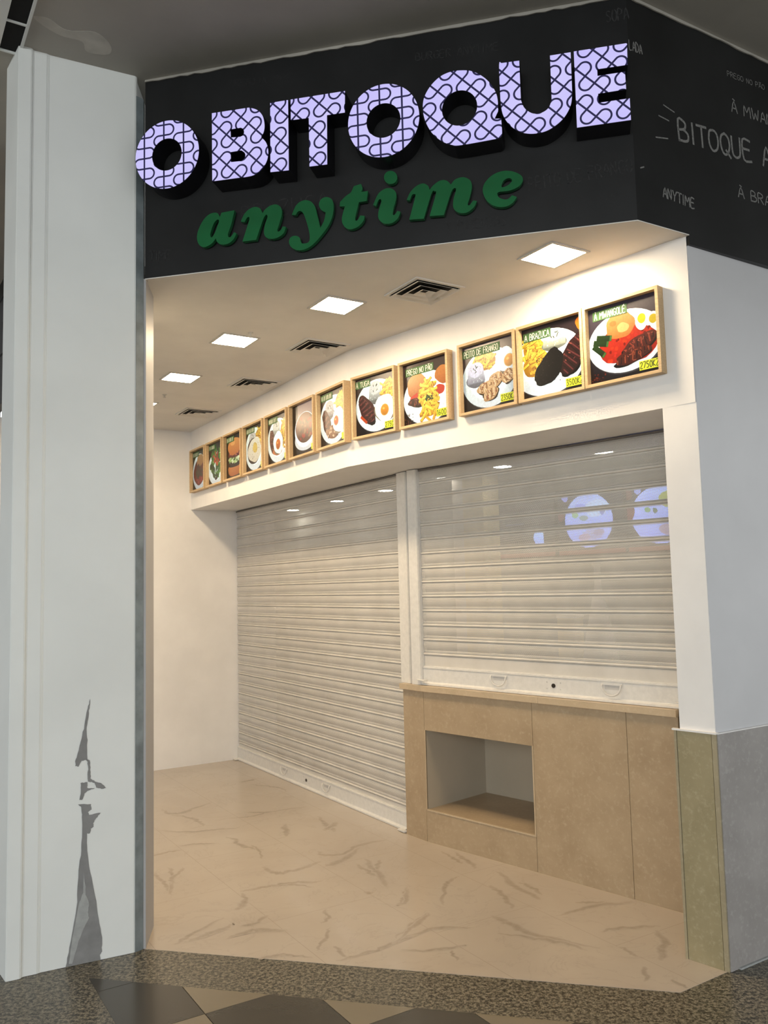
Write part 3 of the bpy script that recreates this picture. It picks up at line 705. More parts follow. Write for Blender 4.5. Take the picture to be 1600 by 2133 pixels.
# chalk words on the boards
FP = Plane(A, Bf)
def wr(pl, par, txt, x0, y0, x1, y1, h, mat, wf=.13): return write_on(pl, par, txt, pl.hit(x0, y0), pl.hit(x1, y1), h, mat, wf)
wr(FR, far, 'LADA', 1311, 103, 1339, 114, .042, M['chalk'], .12)
wr(FR, far, 'PREGO NO P~AO', 1515, 158, 1594, 188, .024, M['chalk_faint'], .12).data.materials[0] = M['chalk']
wr(FR, far, '`A MWANGOL\'E', 1524, 232, 1664, 283, .052, M['chalk'], .13)
wr(FR, far, 'BITOQUE ANYTIME', 1415, 292, 1730, 388, .098, M['chalk'], .12)
wr(FR, far, 'ANYTIME', 1381, 410, 1449, 436, .045, M['chalk'], .14)
wr(FR, far, '`A BRAZUCA', 1538, 410, 1664, 448, .048, M['chalk'], .14)
bm = bmn()
for a_, b_ in (((1382, 219), (1404, 234)), ((1372, 241), (1393, 252)), ((1366, 286), (1391, 289)), ((1334, 350), (1341, 348))):
    ribbon(bm, [FR.hit(*a_), FR.hit(*b_)], .006, 0)
o = obj('chalk_strokes', bm, M['chalk'], far); o.location = FR.pt(0, 0, .0015); o.rotation_euler = (0, 0, FR.rot)
wr(FP, fas, 'PEITO DE FRANGO', 1103, 397, 1322, 356, .055, M['chalk_faint'], .11)
wr(FP, fas, 'Y PIMENTAS', 930, 480, 1058, 468, .04, M['chalk_faint'], .11)
wr(FP, fas, 'BURGER ANYTIME', 866, 127, 1042, 104, .035, M['chalk_faint'], .1)
wr(FP, fas, 'PREGO NO PAO', 480, 181, 605, 168, .03, M['chalk_faint'], .08)
wr(FP, fas, 'TIME', 312, 543, 358, 540, .045, M['chalk_faint'], .13)
wr(FP, fas, 'SOPA', 1264, 47, 1312, 38, .05, M['chalk_faint'], .11)
wr(FP, fas, 'BRAZUCA', 505, 462, 690, 430, .07, M['chalk_faint'], .08)
bm = bmn()
for i in range(46):
    x, y = random.choice([(random.uniform(305, 345), random.uniform(505, 570)), (random.uniform(1262, 1290), random.uniform(398, 432)), (random.uniform(320, 1300), random.uniform(430, 500)), (random.uniform(560, 600), random.uniform(495, 520))])
    s, z = FP.hit(x, y)
    if z < Z_NICHE + .02: continue
    a_ = random.uniform(0, 3.14); l_ = random.uniform(.002, .007); ribbon(bm, [(s, z), (s + l_*math.cos(a_), z + l_*math.sin(a_))], .0022, 0)
o = obj('scuff_marks', bm, M['chalk_faint'], fas); o.location = FP.pt(0, 0, .0015); o.rotation_euler = (0, 0, FP.rot)

# ================================================================== CEILING FITTINGS
tx, ty = V2(math.cos(math.radians(32)), math.sin(math.radians(32))), V2(-math.sin(math.radians(32)), math.cos(math.radians(32)))
ANG = math.radians(32)
def downlight(p, label):
    t = thing('ceiling_downlight', label, 'ceiling light', (p.x, p.y, Z_NICHE), ANG, 'square warm downlights in the recess ceiling')
    bm = bmn(); h = .118; w = .014
    for a, b, c, d in ((-h, h, -h, -h+w), (-h, h, h-w, h), (-h, -h+w, -h+w, h-w), (h-w, h, -h+w, h-w)): box(bm, a, b, c, d, -.006, 0)
    obj('trim_frame', bm, M['louvre'], t)
    bm = boxbm(-h+w, h-w, -h+w, h-w, -.005, -.001); obj('diffuser', bm, M['lamp'], t)
    return t
lp = [V2(.812, 3.775), V2(-.226, 4.392), V2(-.879, 4.984), V2(-1.414, 5.845), V2(-1.94, 6.66)]
ll = ['square warm ceiling downlight nearest the fascia corner, largest of the five', 'square warm ceiling downlight second from the right, level with the biggest vents', 'square warm ceiling downlight in the middle of the row of five', 'square warm ceiling downlight second from the column', 'square warm ceiling downlight half hidden by the column']
for p, l_ in zip(lp, ll): downlight(p, l_)
def vent(p, label):
    t = thing('ceiling_vent', label, 'air vent', (p.x, p.y, Z_NICHE), ANG, 'square louvred air vents in the recess ceiling')
    bm = bmn(); H = .15
    for a, b, c, d in ((-H, H, -H, -H+.018), (-H, H, H-.018, H), (-H, -H+.018, -H+.018, H-.018), (H-.018, H, -H+.018, H-.018)): box(bm, a, b, c, d, -.007, 0)
    obj('vent_frame', bm, M['ceiling'], t)
    obj('dark_throat', boxbm(-H+.018, H-.018, -H+.018, H-.018, -.0022, -.0005), M['dark'], t)
    bm = bmn()
    for k in range(3):
        ro, ri = .132 - k*.044, .132 - k*.044 - .027
        ri = max(ri, .004); zo, zi = -.0150, -.0025
        for a in range(4):
            ca, sa = [(1, 0), (0, 1), (-1, 0), (0, -1)][a]
            R_ = lambda x, y, z: bm.verts.new((x*ca - y*sa, x*sa + y*ca, z))
            vs = [R_(ro, -ro, zo), R_(ro, ro, zo), R_(ri, ri, zi), R_(ri, -ri, zi)]; vt = [R_(ro, -ro, zo+.0012), R_(ro, ro, zo+.0012), R_(ri, ri, zi+.0012), R_(ri, -ri, zi+.0012)]
            bm.faces.new(vs); bm.faces.new(vt[::-1])
            for i in range(4): bm.faces.new((vs[i], vs[(i+1) % 4], vt[(i+1) % 4], vt[i]))
    bmesh.ops.recalc_face_normals(bm, faces=bm.faces)
    obj('louvres', bm, M['ceiling'], t)
    return t
def zc(x, y): q = floor_pt(x, y, Z_NICHE); return V2(q.x, q.y)
for (x, y), l_ in zip(((884, 606), (662, 723), (529, 799), (413, 859)), ['square louvred ceiling vent nearest the viewer, above the chicken and burger pictures', 'square louvred ceiling vent second from the front', 'square louvred ceiling vent third from the front', 'square louvred ceiling vent at the far end near the left wall']):
    vent(zc(x, y), l_)
def sprinkler(x, y, label):
    p = zc(x, y); bm = bmn(); 
    plate(bm, circle(0, 0, .016, .016, 16), [], 0, .004)
    plate(bm, circle(0, 0, .006, .006, 10), [], .004, .022); plate(bm, circle(0, 0, .012, .012, 12), [], .022, .024)
    for v in bm.verts: v.co = Vector((v.co.x, v.co.z, -v.co.y))
    bmesh.ops.recalc_face_normals(bm, faces=bm.faces)
    o = obj('sprinkler_head', bm, M['louvre']); o.location = (p.x, p.y, Z_NICHE - .0001); tag(o, label, 'sprinkler', 'small ceiling sprinklers')
sprinkler(522, 693, 'tiny ceiling sprinkler beside the middle downlight'); sprinkler(343, 822, 'tiny ceiling sprinkler near the column, by the last downlight')
# linear air grille in the mall ceiling
def linear_grille():
    d = V2(math.cos(math.radians(-58)), math.sin(math.radians(-58))); e = left_n(d)   # e points right
    q = floor_pt(43, 113, Z_MALL); o_ = V2(q.x, q.y)
    t = thing('linear_ceiling_grille', 'long black slotted air grille in pale metal frame on the mall ceiling, top left corner', 'air vent', (o_.x, o_.y, Z_MALL), math.atan2(d.y, d.x))
    # local x runs towards the viewer, y to the right
    wd = .135; ln = 2.6
    bm = bmn(); box(bm, 0, ln, -.012, 0, -.012, 0); box(bm, 0, ln, -wd, -wd+.042, -.012, 0); box(bm, 0, .010, -wd+.042, -.012, -.012, 0)
    for k in range(1, 9): box(bm, k*.235 - .005, k*.235 + .005, -wd+.042, -.012, -.010, -.002)
    obj('grille_frame', bm, M['column'], t)
    obj('black_slot', boxbm(.010, ln, -wd+.042, -.012, -.003, -.0005), M['dark'], t)
linear_grille()

# ================================================================== ROLLER SHUTTERS
OFF = -.05; Z_SLAB = Z_CTOP + .034
SLP = Plane(SL, SM, OFF); SRP = Plane(SMR, CR, OFF)
def curtain_mesh(w, z0, z1, first_joint, pitch):
    """profile (depth, z) of the curtain, lofted along x; -y is towards the viewer"""
    prof = []
    z = z0; joints = []
    j = first_joint
    while j > z0: joints.append(j); j -= pitch
    joints = sorted([x for x in joints if x < z1 - .01])
    bounds = joints
    prof.append((0, z0, 0))
    for q in bounds:
        if q - .010 <= prof[-1][1]: continue
        prof += [(-.001, q-.0130, 0), (.005, q-.0115, 0), (.005, q-.0095, 0), (-.003, q-.0085, 0), (-.0075, q-.0050, 0), (-.0085, q-.0010, 0), (-.0065, q+.0030, 0), (-.002, q+.0055, 0), (.005, q+.0065, 0), (.005, q+.0080, 0), (-.001, q+.0092, 0), (-.002, q+.0150, 1), (-.001, q+.0200, 1), (.0008, q+.0225, 1)]
        top = q + pitch - .0130
        for k in range(1, 6):
            u = k/6; zz_ = q + .0225 + (top - q - .0225)*u
            if zz_ < z1: prof.append((.0008 - .0065*math.sin(math.pi*u), zz_, 1))
    prof.append((0, z1, 0)); prof = [p for p in prof if p[1] <= z1]
    bm = bmn(); lay = bm.verts.layers.float.new('perf'); nx = 1
    rows = []
    for y, zq, pf in prof:
        r = []
        for i in range(nx+1):
            v = bm.verts.new((w*i/nx, y, zq)); v[lay] = pf; r.append(v)
        rows.append(r)
    for a in range(len(rows)-1):
        for i in range(nx): bm.faces.new((rows[a][i], rows[a][i+1], rows[a+1][i+1], rows[a+1][i]))
    return bm
def shutter(pl, s0, s1, z0, bar_top, rails, handles, lock, first, label, name='roller_shutter'):
    o = pl.pt(s0, z0); t = thing(name, label, 'shutter', o, pl.rot); w = s1 - s0; H = Z_HEAD - z0 - .004
    cb = curtain_mesh(w, bar_top - z0 - .01, H, first - z0, .0924)
    obj('slat_curtain', cb, M['shutter'], t)
    # bottom rail with folded lip and double step on top
    hb = bar_top - z0; bm = bmn()
    prof = [(.012, .0), (-.030, .0), (-.030, .010), (-.018, .014), (-.012, .020), (-.012, hb-.016), (-.016, hb-.014), (-.016, hb-.006), (-.010, hb-.004), (-.010, hb), (.012, hb)]
    a = [bm.verts.new((0, p[0], p[1]+.002)) for p in prof]; b = [bm.verts.new((w, p[0], p[1]+.002)) for p in prof]
    for i in range(len(prof)): bm.faces.new((a[i], b[i], b[(i+1) % len(prof)], a[(i+1) % len(prof)]))
    bm.faces.new(a); bm.faces.new(b[::-1]); bmesh.ops.recalc_face_normals(bm, faces=bm.faces)
    rail = obj('bottom_rail', bm, M['rail'], t)
    for hs in handles:
        bm = bmn(); cx = hs - s0; cz = hb*.5 + .012; wd = .056
        pts = [(cx - wd, -.018, cz + .022)] + [(cx + wd*math.cos(a), -.026, cz + .012 + .048*math.sin(a)) for a in [math.pi*(1 + k/12) for k in range(13)]] + [(cx + wd, -.018, cz + .022)]
        tube(bm, pts, .0042, 6); box(bm, cx - wd - .006, cx + wd + .006, -.019, -.012, cz + .018, cz + .028)
        obj('pull_handle', bm, M['rail'], rail, loc=(0, 0, 0))
        bm = boxbm(cx - wd*.8, cx + wd*.8, -.0125, -.0112, cz - .006, cz + .018); obj('handle_recess', bm, M['louvre'], rail)
    bm = bmn(); cx = lock - s0; disc(bm, cx, hb*.52, .012, -.0165, -.0112); k_ = obj('key_lock', bm, M['lock'], rail)
    for dx in (-.045, .045):
        for dz in (-.018, .018):
            bm = bmn(); disc(bm, cx+dx, hb*.52+dz, .0035, -.0145, -.0115, 10); obj('rivet', bm, M['louvre'], rail)
    for sx in (0, w):
        d = 1 if sx == 0 else -1
        bm = bmn(); box(bm, min(sx - d*.03, sx + d*.05), max(sx - d*.03, sx + d*.05), -.060, -.030, .030 if z0 > .5 else .004, .036 if z0 > .5 else .012)
        obj('lock_bolt', bm, M['rail'], rail)
    for (r0, r1) in rails:
        bm = bmn(); x0, x1 = r0 - s0, r1 - s0; zb = Z_SLAB + .001 if z0 < .5 else .001
        box(bm, x0, x1, -.030, .030, zb, H, bev=.002)
        box(bm, x0 + .004, x1 - .004, -.034, -.029, zb, H)
        obj('guide_rail', bm, M['rail'], t)
    # solid bar, its dark colour standing in for the shade above the curtain
    bm = boxbm(0, w, -.012, .04, H - .012, H - .001); obj('gap_shade_bar', bm, M['gap_shade'], t)
    return t
shutter(SLP, .012, 2.925, .0, .122, [(2.926, 3.038)], [1.045, 1.803], 1.451, 2.287, 'floor-length closed cream roller shutter on the left, over the marble floor')
shutter(SRP, -.030, 1.765, Z_SLAB, 1.082, [(-.118, -.031)], [.590, 1.345], .975, 2.270, 'shorter closed perforated roller shutter above the stone counter')

# ================================================================== STONE COUNTER
ctr = thing('stone_counter', 'beige limestone counter front with an open recess, under the right shutter', 'counter', (SMR.x, SMR.y, 0))
def cobj(name, bm, mat):
    for v in bm.verts: v.co.x -= SMR.x; v.co.y -= SMR.y
    return obj(name, bm, mat, ctr)
CPn = Plane(SMR, CR); CSn = Plane(SM, SMR)
cw = (CR - SMR).length; sw = (SMR - SM).length; g = .0014
def cslab(name, pl, s0, s1, z0, z1, mat=M['stone'], out=0, back=-.03):
    bm = bmn(); slab(bm, pl, s0 + g, s1 - g, z0, z1, out, back); return cobj(name, bm, mat)
NL, NRr, NB, NT = .008, .838, .197, .686
cslab('side_panel', CSn, -.02, sw, 0, Z_CTOP, back=-.018)
cslab('front_panel', CPn, 0, .845, NT, Z_CTOP)
cslab('front_panel', CPn, 0, .845, 0, NB - .006)
cslab('front_panel', CPn, .845, 1.44, 0, Z_CTOP)
cslab('front_panel', CPn, 1.44, cw - .012, 0, Z_CTOP)
bm = bmn(); slab(bm, CPn, .02, cw - .02, 0, NB - .01, -.031, -.06); slab(bm, CPn, .85, cw, NB - .01, Z_CTOP, -.031, -.10); slab(bm, CPn, 0, .85, NT + .004, Z_CTOP, -.031, -.6)
cobj('core', bm, M['dark'])
D = .575
bm = bmn()
slab(bm, CPn, NL - .006, NL, NB, NT, -.0005, -D); slab(bm, CPn, NRr, NRr + .006, NB, NT, -.0005, -D); slab(bm, CPn, NL, NRr, NT, NT + .004, -.031, -D); slab(bm, CPn, NL, NRr, NB, NT, -D, -D - .02)
cobj('recess_lining', bm, M['inner_wall']).data.materials[0] = painted('greyish_lining', (.44, .385, .30), .5)
bm = bmn(); slab(bm, CPn, NL - .004, NRr + .006, NB - .008, NB, .001, -D); cobj('recess_shelf', bm, M['stone'])
bm = bmn(); slab(bm, CPn, NL, NRr + .008, NB - .006, NB + .002, .003, -.008); slab(bm, CPn, NRr, NRr + .008, NB, NT, .003, -.008); slab(bm, CPn, NL - .006, NL, NB, NT, .002, -.008); cobj('edge_bead', bm, M['stone_edge'])
# countertop slabs
def top(name, parts):
    bm = bmn()
    for pl, s0, s1 in parts: slab(bm, pl, s0, s1, Z_CTOP, Z_SLAB, .022, -.30)
    return cobj(name, bm, M['stone_edge'])
jn = (CSn.n + CPn.n).normalized()*.022; jb = (CSn.n + CPn.n).normalized()*.30
bm = bmn(); a0 = CSn.pt(-.03, 0, .022); a1 = CSn.pt(-.03, 0, -.03)
j0 = SMR + jn; j1 = SMR - jb*.3
prism(bm, [(a0.x, a0.y), (j0.x, j0.y), (j1.x, j1.y), (a1.x, a1.y)], Z_CTOP, Z_SLAB); 
e0 = CPn.pt(.905, 0, .022); e1 = CPn.pt(.905, 0, -.30); j2 = CPn.pt(.10, 0, -.30)
prism(bm, [(j0.x, j0.y), (e0.x, e0.y), (e1.x, e1.y), (j2.x, j2.y), (j1.x, j1.y)], Z_CTOP, Z_SLAB); cobj('countertop', bm, M['stone_edge'])
bm = bmn(); slab(bm, CPn, .907, cw - .012, Z_CTOP, Z_SLAB, .022, -.30); cobj('countertop', bm, M['stone_edge'])

# ================================================================== FOOD PICTURES
class Ink:
    def __init__(self): self.bm = bmn(); self.lay = self.bm.loops.layers.color.new('ink'); self.k = 0; self.rnd = random.Random(3)
    def poly(self, pts, c, c2=None):
        """pts in 0..1, y up; colour sRGB 0..255"""
        P = [Vector(p) for p in pts]
        for p, n in ((V2(0, 0), V2(1, 0)), (V2(0, 0), V2(0, 1)), (V2(1, 1), V2(-1, 0)), (V2(1, 1), V2(0, -1))):
            if len(P) < 3: return
            P = clip_poly(P, p, n)
        if len(P) < 3: return
        self.k += 1; y = -.0000035*self.k
        vs = [self.bm.verts.new((p.x, y, p.y)) for p in P]
        try: f = self.bm.faces.new(vs)
        except ValueError: return
        f.normal_update()
        if f.normal.y > 0: f.normal_flip()
        q_ = lambda c_: lin(tuple(min(255, (v*.90 + w_*.10)*m_) for v, w_, m_ in zip(c_, (235, 230, 225), (.95, 1.02, 1.12))))  # off-white mixed in as painted glare haze; tint cooled against the warm lamps
        a = q_(c); b = q_(c2) if c2 else a
        lo = min(p.y for p in P); hi = max(p.y for p in P)
        for lp in f.loops:
            t = (lp.vert.co.z - lo)/max(1e-6, hi - lo); lp[self.lay] = (a[0]*t + b[0]*(1-t), a[1]*t + b[1]*(1-t), a[2]*t + b[2]*(1-t), 1)
    def blob(self, cx, cy, rx, ry, c, c2=None, rot=0, rag=.06, n=26):
        r = self.rnd; pts = []; ph = [r.uniform(0, 6.28) for _ in range(3)]
        for i in range(n):
            a = 2*math.pi*i/n; k = 1 + rag*(math.sin(2*a + ph[0]) + .7*math.sin(3*a + ph[1]) + .5*math.sin(5*a + ph[2])) + r.uniform(-rag, rag)*.35
            x, y = rx*k*math.cos(a), ry*k*math.sin(a); pts.append((cx + x*math.cos(rot) - y*math.sin(rot), cy + x*math.sin(rot) + y*math.cos(rot)))
        self.poly(pts, c, c2)
    def plate(self, cx, cy, rx, ry):
        self.blob(cx+.01, cy-.015, rx*1.01, ry*1.01, (120, 112, 108), rag=0, n=40); self.blob(cx, cy, rx, ry, (250, 246, 238), (232, 226, 216), rag=0, n=40)
        self.blob(cx, cy, rx*.74, ry*.74, (240, 234, 224), (246, 242, 234), rag=0, n=36)
    def stick(self, x, y, l, w, a, c, c2=None):
        dx, dy = math.cos(a)*l/2, math.sin(a)*l/2; nx, ny = -math.sin(a)*w/2, math.cos(a)*w/2
        self.poly([(x-dx-nx, y-dy-ny), (x+dx-nx, y+dy-ny), (x+dx+nx, y+dy+ny), (x-dx+nx, y-dy+ny)], c, c2)
    def fries(self, cx, cy, rx, ry, n=40, l=.15, w=.032):
        r = self.rnd; self.blob(cx, cy, rx*.95, ry*.95, (222, 182, 92), (206, 160, 70))
        for _ in range(n):
            a = r.uniform(0, 6.28); q = math.sqrt(r.random()); x, y = cx + rx*q*math.cos(a), cy + ry*q*math.sin(a); an = r.uniform(-1.3, 1.3)
            sh = r.uniform(-18, 14); self.stick(x+.006, y-.008, l, w, an, (196, 148, 66)); self.stick(x, y, l*r.uniform(.7, 1.1), w, an, (246+sh*.5, 220+sh, 124+sh), (236+sh*.6, 200+sh, 92+sh))
    def meat(self, cx, cy, rx, ry, rot, base=(128, 74, 62), dark=(80, 42, 36), light=(176, 120, 100), n=14):
        r = self.rnd; self.blob(cx+.012, cy-.015, rx, ry, tuple(v*.6 for v in dark), rot=rot, rag=.08); self.blob(cx, cy, rx, ry, base, tuple(b_*.65 + d_*.35 for b_, d_ in zip(base, dark)), rot=rot, rag=.08)
        for i in range(n):
            t = (i + .5)/n*2 - 1; hgt = math.sqrt(max(0, 1 - t*t))*ry*.85; px, py = t*rx*.9, 0
            x = cx + px*math.cos(rot); y = cy + px*math.sin(rot)
            self.stick(x, y, hgt*1.7, .018, rot + 1.35 + r.uniform(-.12, .12), dark if i % 2 else light)
        for _ in range(22):
            a = r.uniform(0, 6.28); q = math.sqrt(r.random())*.85; px, py = rx*q*math.cos(a), ry*q*math.sin(a)
            self.stick(cx + px*math.cos(rot) - py*math.sin(rot), cy + px*math.sin(rot) + py*math.cos(rot), r.uniform(.02, .05), .012, r.uniform(0, 3), r.choice([light, dark, base, (190, 130, 106)]))
    def egg(self, cx, cy, rx, ry, yx=0, yy=0, yr=.07, yc=(244, 186, 84)):
        self.blob(cx+.008, cy-.012, rx*1.02, ry*1.02, (180, 160, 138), rag=.05); self.blob(cx, cy, rx, ry, (254, 250, 242), (238, 232, 222), rag=.05)
        self.blob(cx+yx, cy+yy, yr*1.12, yr*1.12, (226, 196, 140), rag=.01); self.blob(cx+yx, cy+yy, yr, yr, yc, tuple(v*.86 for v in yc), rag=.01, n=20); self.blob(cx+yx-yr*.3, cy+yy+yr*.3, yr*.3, yr*.22, (250, 206, 130))
    def rice(self, cx, cy, rx, ry, c=(238, 232, 222)):
        dk = tuple(v*.80 for v in c); r = self.rnd
        self.blob(cx, cy - ry*.75, rx*1.15, ry*.65, dk, tuple(v*.66 for v in c)); self.poly([(cx-rx, cy), (cx+rx, cy), (cx+rx*1.12, cy-ry), (cx-rx*1.12, cy-ry)], c, dk); self.blob(cx, cy, rx, ry*.55, c, rag=.03)
        for _ in range(40): self.stick(cx + r.uniform(-rx, rx), cy - r.uniform(-.3, 1)*ry, .016, .006, r.uniform(0, 3), r.choice([dk, (252, 250, 244)]))
        for _ in range(6): self.stick(cx + r.uniform(-.4, .4)*rx, cy + r.uniform(-.3, .3)*ry, .035, .012, r.uniform(0, 3), (62, 82, 48))
    def specks(self, x0, x1, y0, y1, cols, n=50, s=.016):
        r = self.rnd
        for _ in range(n): self.blob(r.uniform(x0, x1), r.uniform(y0, y1), s*r.uniform(.5, 1), s*r.uniform(.5, 1), r.choice(cols), n=6)
    def leaves(self, cx, cy, rx, ry, cols, n=60, s=.05):
        r = self.rnd
        for _ in range(n):
            a = r.uniform(0, 6.28); q = math.sqrt(r.random()); self.blob(cx + rx*q*math.cos(a), cy + ry*q*math.sin(a), s*r.uniform(.5, 1.2), s*r.uniform(.3, .8), r.choice(cols), rot=r.uniform(0, 3), rag=.18, n=10)
    def done(self, size, name, mat, parent, loc):
        for v in self.bm.verts: v.co.x = (v.co.x - .5)*size; v.co.z = (v.co.z - .5)*size
        return obj(name, self.bm, mat, parent, loc=loc)
BRN = (58, 42, 38)
def bg(k, top=(92, 78, 78), bot=(44, 30, 26)): k.poly([(0, 0), (1, 0), (1, 1), (0, 1)], top, bot)
def f12(k):
    bg(k, (120, 104, 106), (46, 32, 30)); k.plate(.52, .48, .54, .40); k.blob(.56, .44, .40, .27, (212, 92, 54), (196, 72, 42)); k.specks(.25, .9, .22, .6, [(226, 100, 50), (168, 44, 30), (214, 84, 60)], 60, .03)
    k.blob(.46, .70, .22, .17, (226, 180, 122), (206, 152, 92)); k.blob(.36, .74, .05, .035, (204, 156, 98)); k.blob(.5, .66, .09, .06, (236, 194, 140))
    k.meat(.72, .40, .26, .10, .35, (146, 78, 60), (86, 42, 36), (190, 116, 90), 8); k.meat(.62, .27, .28, .08, .22, (140, 74, 52), (84, 42, 34), (186, 118, 84), 9)
    for x, y, a in ((.17, .52, -.25), (.22, .58, -.2), (.14, .43, -.75)): k.stick(x, y, .22, .075, a, (84, 110, 52), (56, 78, 34)); k.stick(x+.1*math.cos(a), y+.1*math.sin(a), .03, .07, a, (120, 146, 84))
    k.blob(.76, .68, .085, .115, (250, 246, 234), rag=.02); k.blob(.765, .71, .055, .065, (240, 206, 40), rag=.02); k.blob(.93, .66, .08, .10, (246, 238, 214), rag=.02); k.blob(.92, .67, .055, .06, (214, 190, 60), rag=.02)
    k.specks(.02, .22, .02, .14, [(120, 60, 44), (160, 90, 60), (70, 40, 30)], 40, .014)
def f11(k):
    bg(k, (98, 78, 76), (50, 34, 30)); k.blob(.97, .88, .08, .09, (226, 150, 60)); k.plate(.42, .46, .60, .46); k.fries(.2, .66, .2, .2, 46); k.fries(.14, .44, .13, .15, 16)
    k.rice(.54, .82, .17, .16, (238, 228, 200)); k.meat(.83, .48, .29, .17, 1.05, (104, 52, 46), (58, 28, 26), (150, 92, 84), 12)
    k.blob(.44, .38, .31, .17, (40, 30, 30), (26, 18, 18), rot=.75, rag=.09); k.specks(.2, .62, .16, .55, [(60, 46, 44), (30, 22, 22), (96, 80, 78)], 60, .012)
def f10(k):
    bg(k, (136, 116, 110), (60, 44, 40)); k.plate(.50, .46, .52, .44); k.fries(.42, .70, .22, .14, 40, .14); k.egg(.82, .66, .19, .18, .06, -.02, .085)
    k.rice(.25, .62, .15, .20, (232, 222, 218)); 
    for x, y, rx, rt in ((.62, .40, .16, .5), (.43, .32, .15, .2), (.85, .42, .12, .9), (.52, .22, .15, .3)): k.meat(x, y, rx, .095, rt, (232, 200, 160), (180, 138, 98), (244, 218, 184), 6)
def f9(k):
    bg(k, (110, 86, 78), (56, 38, 32)); k.plate(.52, .40, .52, .42); k.blob(.88, .70, .17, .15, (222, 166, 96), (206, 140, 70)); k.blob(.30, .62, .22, .20, (224, 176, 112), (196, 134, 72), rag=.04)
    k.blob(.36, .44, .20, .07, (214, 90, 50)); k.meat(.30, .36, .20, .07, -.1, (122, 62, 50), (74, 34, 28), (168, 104, 84), 7); k.blob(.80, .48, .1, .08, (216, 96, 60)); k.fries(.55, .42, .16, .26, 60, .2, .04)
    k.fries(.55, .16, .2, .08, 14, .22, .04); k.leaves(.56, .38, .08, .05, [(74, 100, 50), (96, 120, 60)], 16, .03); k.specks(.02, .2, .02, .2, [(110, 66, 50), (160, 110, 80)], 30, .013)
def f8(k):
    bg(k, (112, 92, 86), (44, 30, 28)); k.plate(.52, .48, .52, .44); k.rice(.5, .78, .15, .20, (226, 218, 204)); k.fries(.82, .70, .17, .16, 34)
    k.meat(.28, .44, .30, .15, -.95, (128, 72, 66), (82, 42, 38), (168, 112, 104), 13); k.egg(.72, .40, .24, .23, .0, -.03, .09); k.stick(.2, .28, .2, .05, -.7, (214, 120, 60))
def f7(k):
    bg(k, (112, 88, 78), (50, 34, 30)); k.plate(.50, .46, .52, .44); k.fries(.76, .74, .2, .15, 30); k.rice(.35, .72, .15, .18, (222, 206, 192)); k.meat(.24, .44, .24, .14, -1.0, (140, 90, 76), (98, 58, 48), (184, 140, 120), 8)
    k.blob(.45, .24, .24, .12, (196, 158, 128), (168, 126, 96)); k.specks(.28, .66, .14, .34, [(228, 200, 170), (140, 96, 74)], 24, .03); k.egg(.70, .42, .24, .22, -.10, .0, .08, (232, 140, 74))
def f6(k):
    bg(k, (206, 182, 168), (40, 30, 26)); k.poly([(0, 0), (.3, 0), (.22, 1), (0, 1)], (74, 56, 44), (40, 30, 26)); k.blob(.55, .30, .46, .22, (232, 224, 214), rag=0, n=36); k.blob(.53, .48, .44, .34, (244, 238, 230), rag=0, n=36)
    k.blob(.53, .52, .40, .29, (168, 118, 96), (134, 84, 62), rag=.01, n=36); k.specks(.28, .8, .32, .72, [(196, 70, 54), (110, 70, 50), (190, 150, 120), (96, 96, 60)], 40, .04)
def f5(k):
    bg(k, (96, 78, 70), (44, 32, 28)); k.plate(.5, .47, .52, .45); k.fries(.78, .58, .17, .26, 40); k.rice(.42, .78, .16, .18, (228, 218, 200)); k.meat(.2, .5, .24, .11, -1.4, (150, 104, 84), (120, 78, 62), (186, 144, 122), 7); k.blob(.46, .26, .24, .09, (218, 160, 112)); k.egg(.5, .42, .22, .24, .0, -.03, .10, (232, 156, 84))
def f4(k):
    bg(k, (96, 80, 66), (60, 40, 34)); k.plate(.48, .48, .52, .46); k.fries(.74, .72, .2, .2, 34); k.rice(.36, .76, .18, .16, (228, 216, 200)); k.blob(.42, .44, .36, .28, (110, 84, 66), rag=.03); k.blob(.47, .46, .34, .28, (240, 228, 206), (230, 214, 190)); k.blob(.5, .5, .12, .12, (232, 206, 140)); k.specks(.2, .75, .22, .62, [(110, 100, 70), (150, 130, 90)], 30, .012)
def f3(k):
    bg(k, (78, 62, 54), (70, 48, 38)); k.blob(.52, .20, .46, .15, (222, 172, 118), (200, 140, 88)); k.blob(.5, .34, .42, .10, (96, 66, 54)); k.blob(.55, .44, .44, .09, (214, 206, 160)); k.leaves(.5, .42, .4, .06, [(110, 130, 70), (196, 206, 150), (236, 230, 200)], 34, .06)
    k.blob(.5, .55, .4, .09, (176, 92, 70), (130, 66, 50)); k.specks(.2, .8, .5, .62, [(220, 160, 140), (150, 70, 60)], 20, .04); k.blob(.5, .72, .40, .20, (232, 186, 126), (212, 150, 90), rag=.03); k.blob(.4, .8, .14, .05, (240, 196, 138))
def f2(k):
    bg(k, (86, 76, 72), (60, 44, 40)); k.plate(.5, .38, .54, .40); k.leaves(.5, .52, .42, .34, [(86, 128, 56), (118, 160, 78), (64, 100, 42), (146, 178, 96)], 120, .085); k.leaves(.5, .58, .2, .18, [(206, 96, 60), (220, 130, 80), (196, 70, 44)], 16, .06); k.stick(.45, .42, .04, .2, 0, (238, 232, 214)); k.blob(.5, .13, .1, .035, (110, 92, 84))
def f1(k):
    bg(k, (80, 92, 62), (70, 46, 38)); k.plate(.5, .44, .5, .46); k.blob(.48, .44, .40, .34, (150, 74, 56), (172, 72, 54), rag=.03); k.blob(.55, .72, .24, .16, (222, 186, 134), (206, 160, 106)); k.leaves(.5, .44, .22, .18, [(120, 116, 74), (130, 80, 60), (104, 92, 56)], 26, .07); k.leaves(.5, .24, .25, .06, [(190, 80, 60), (206, 100, 80)], 14, .06)

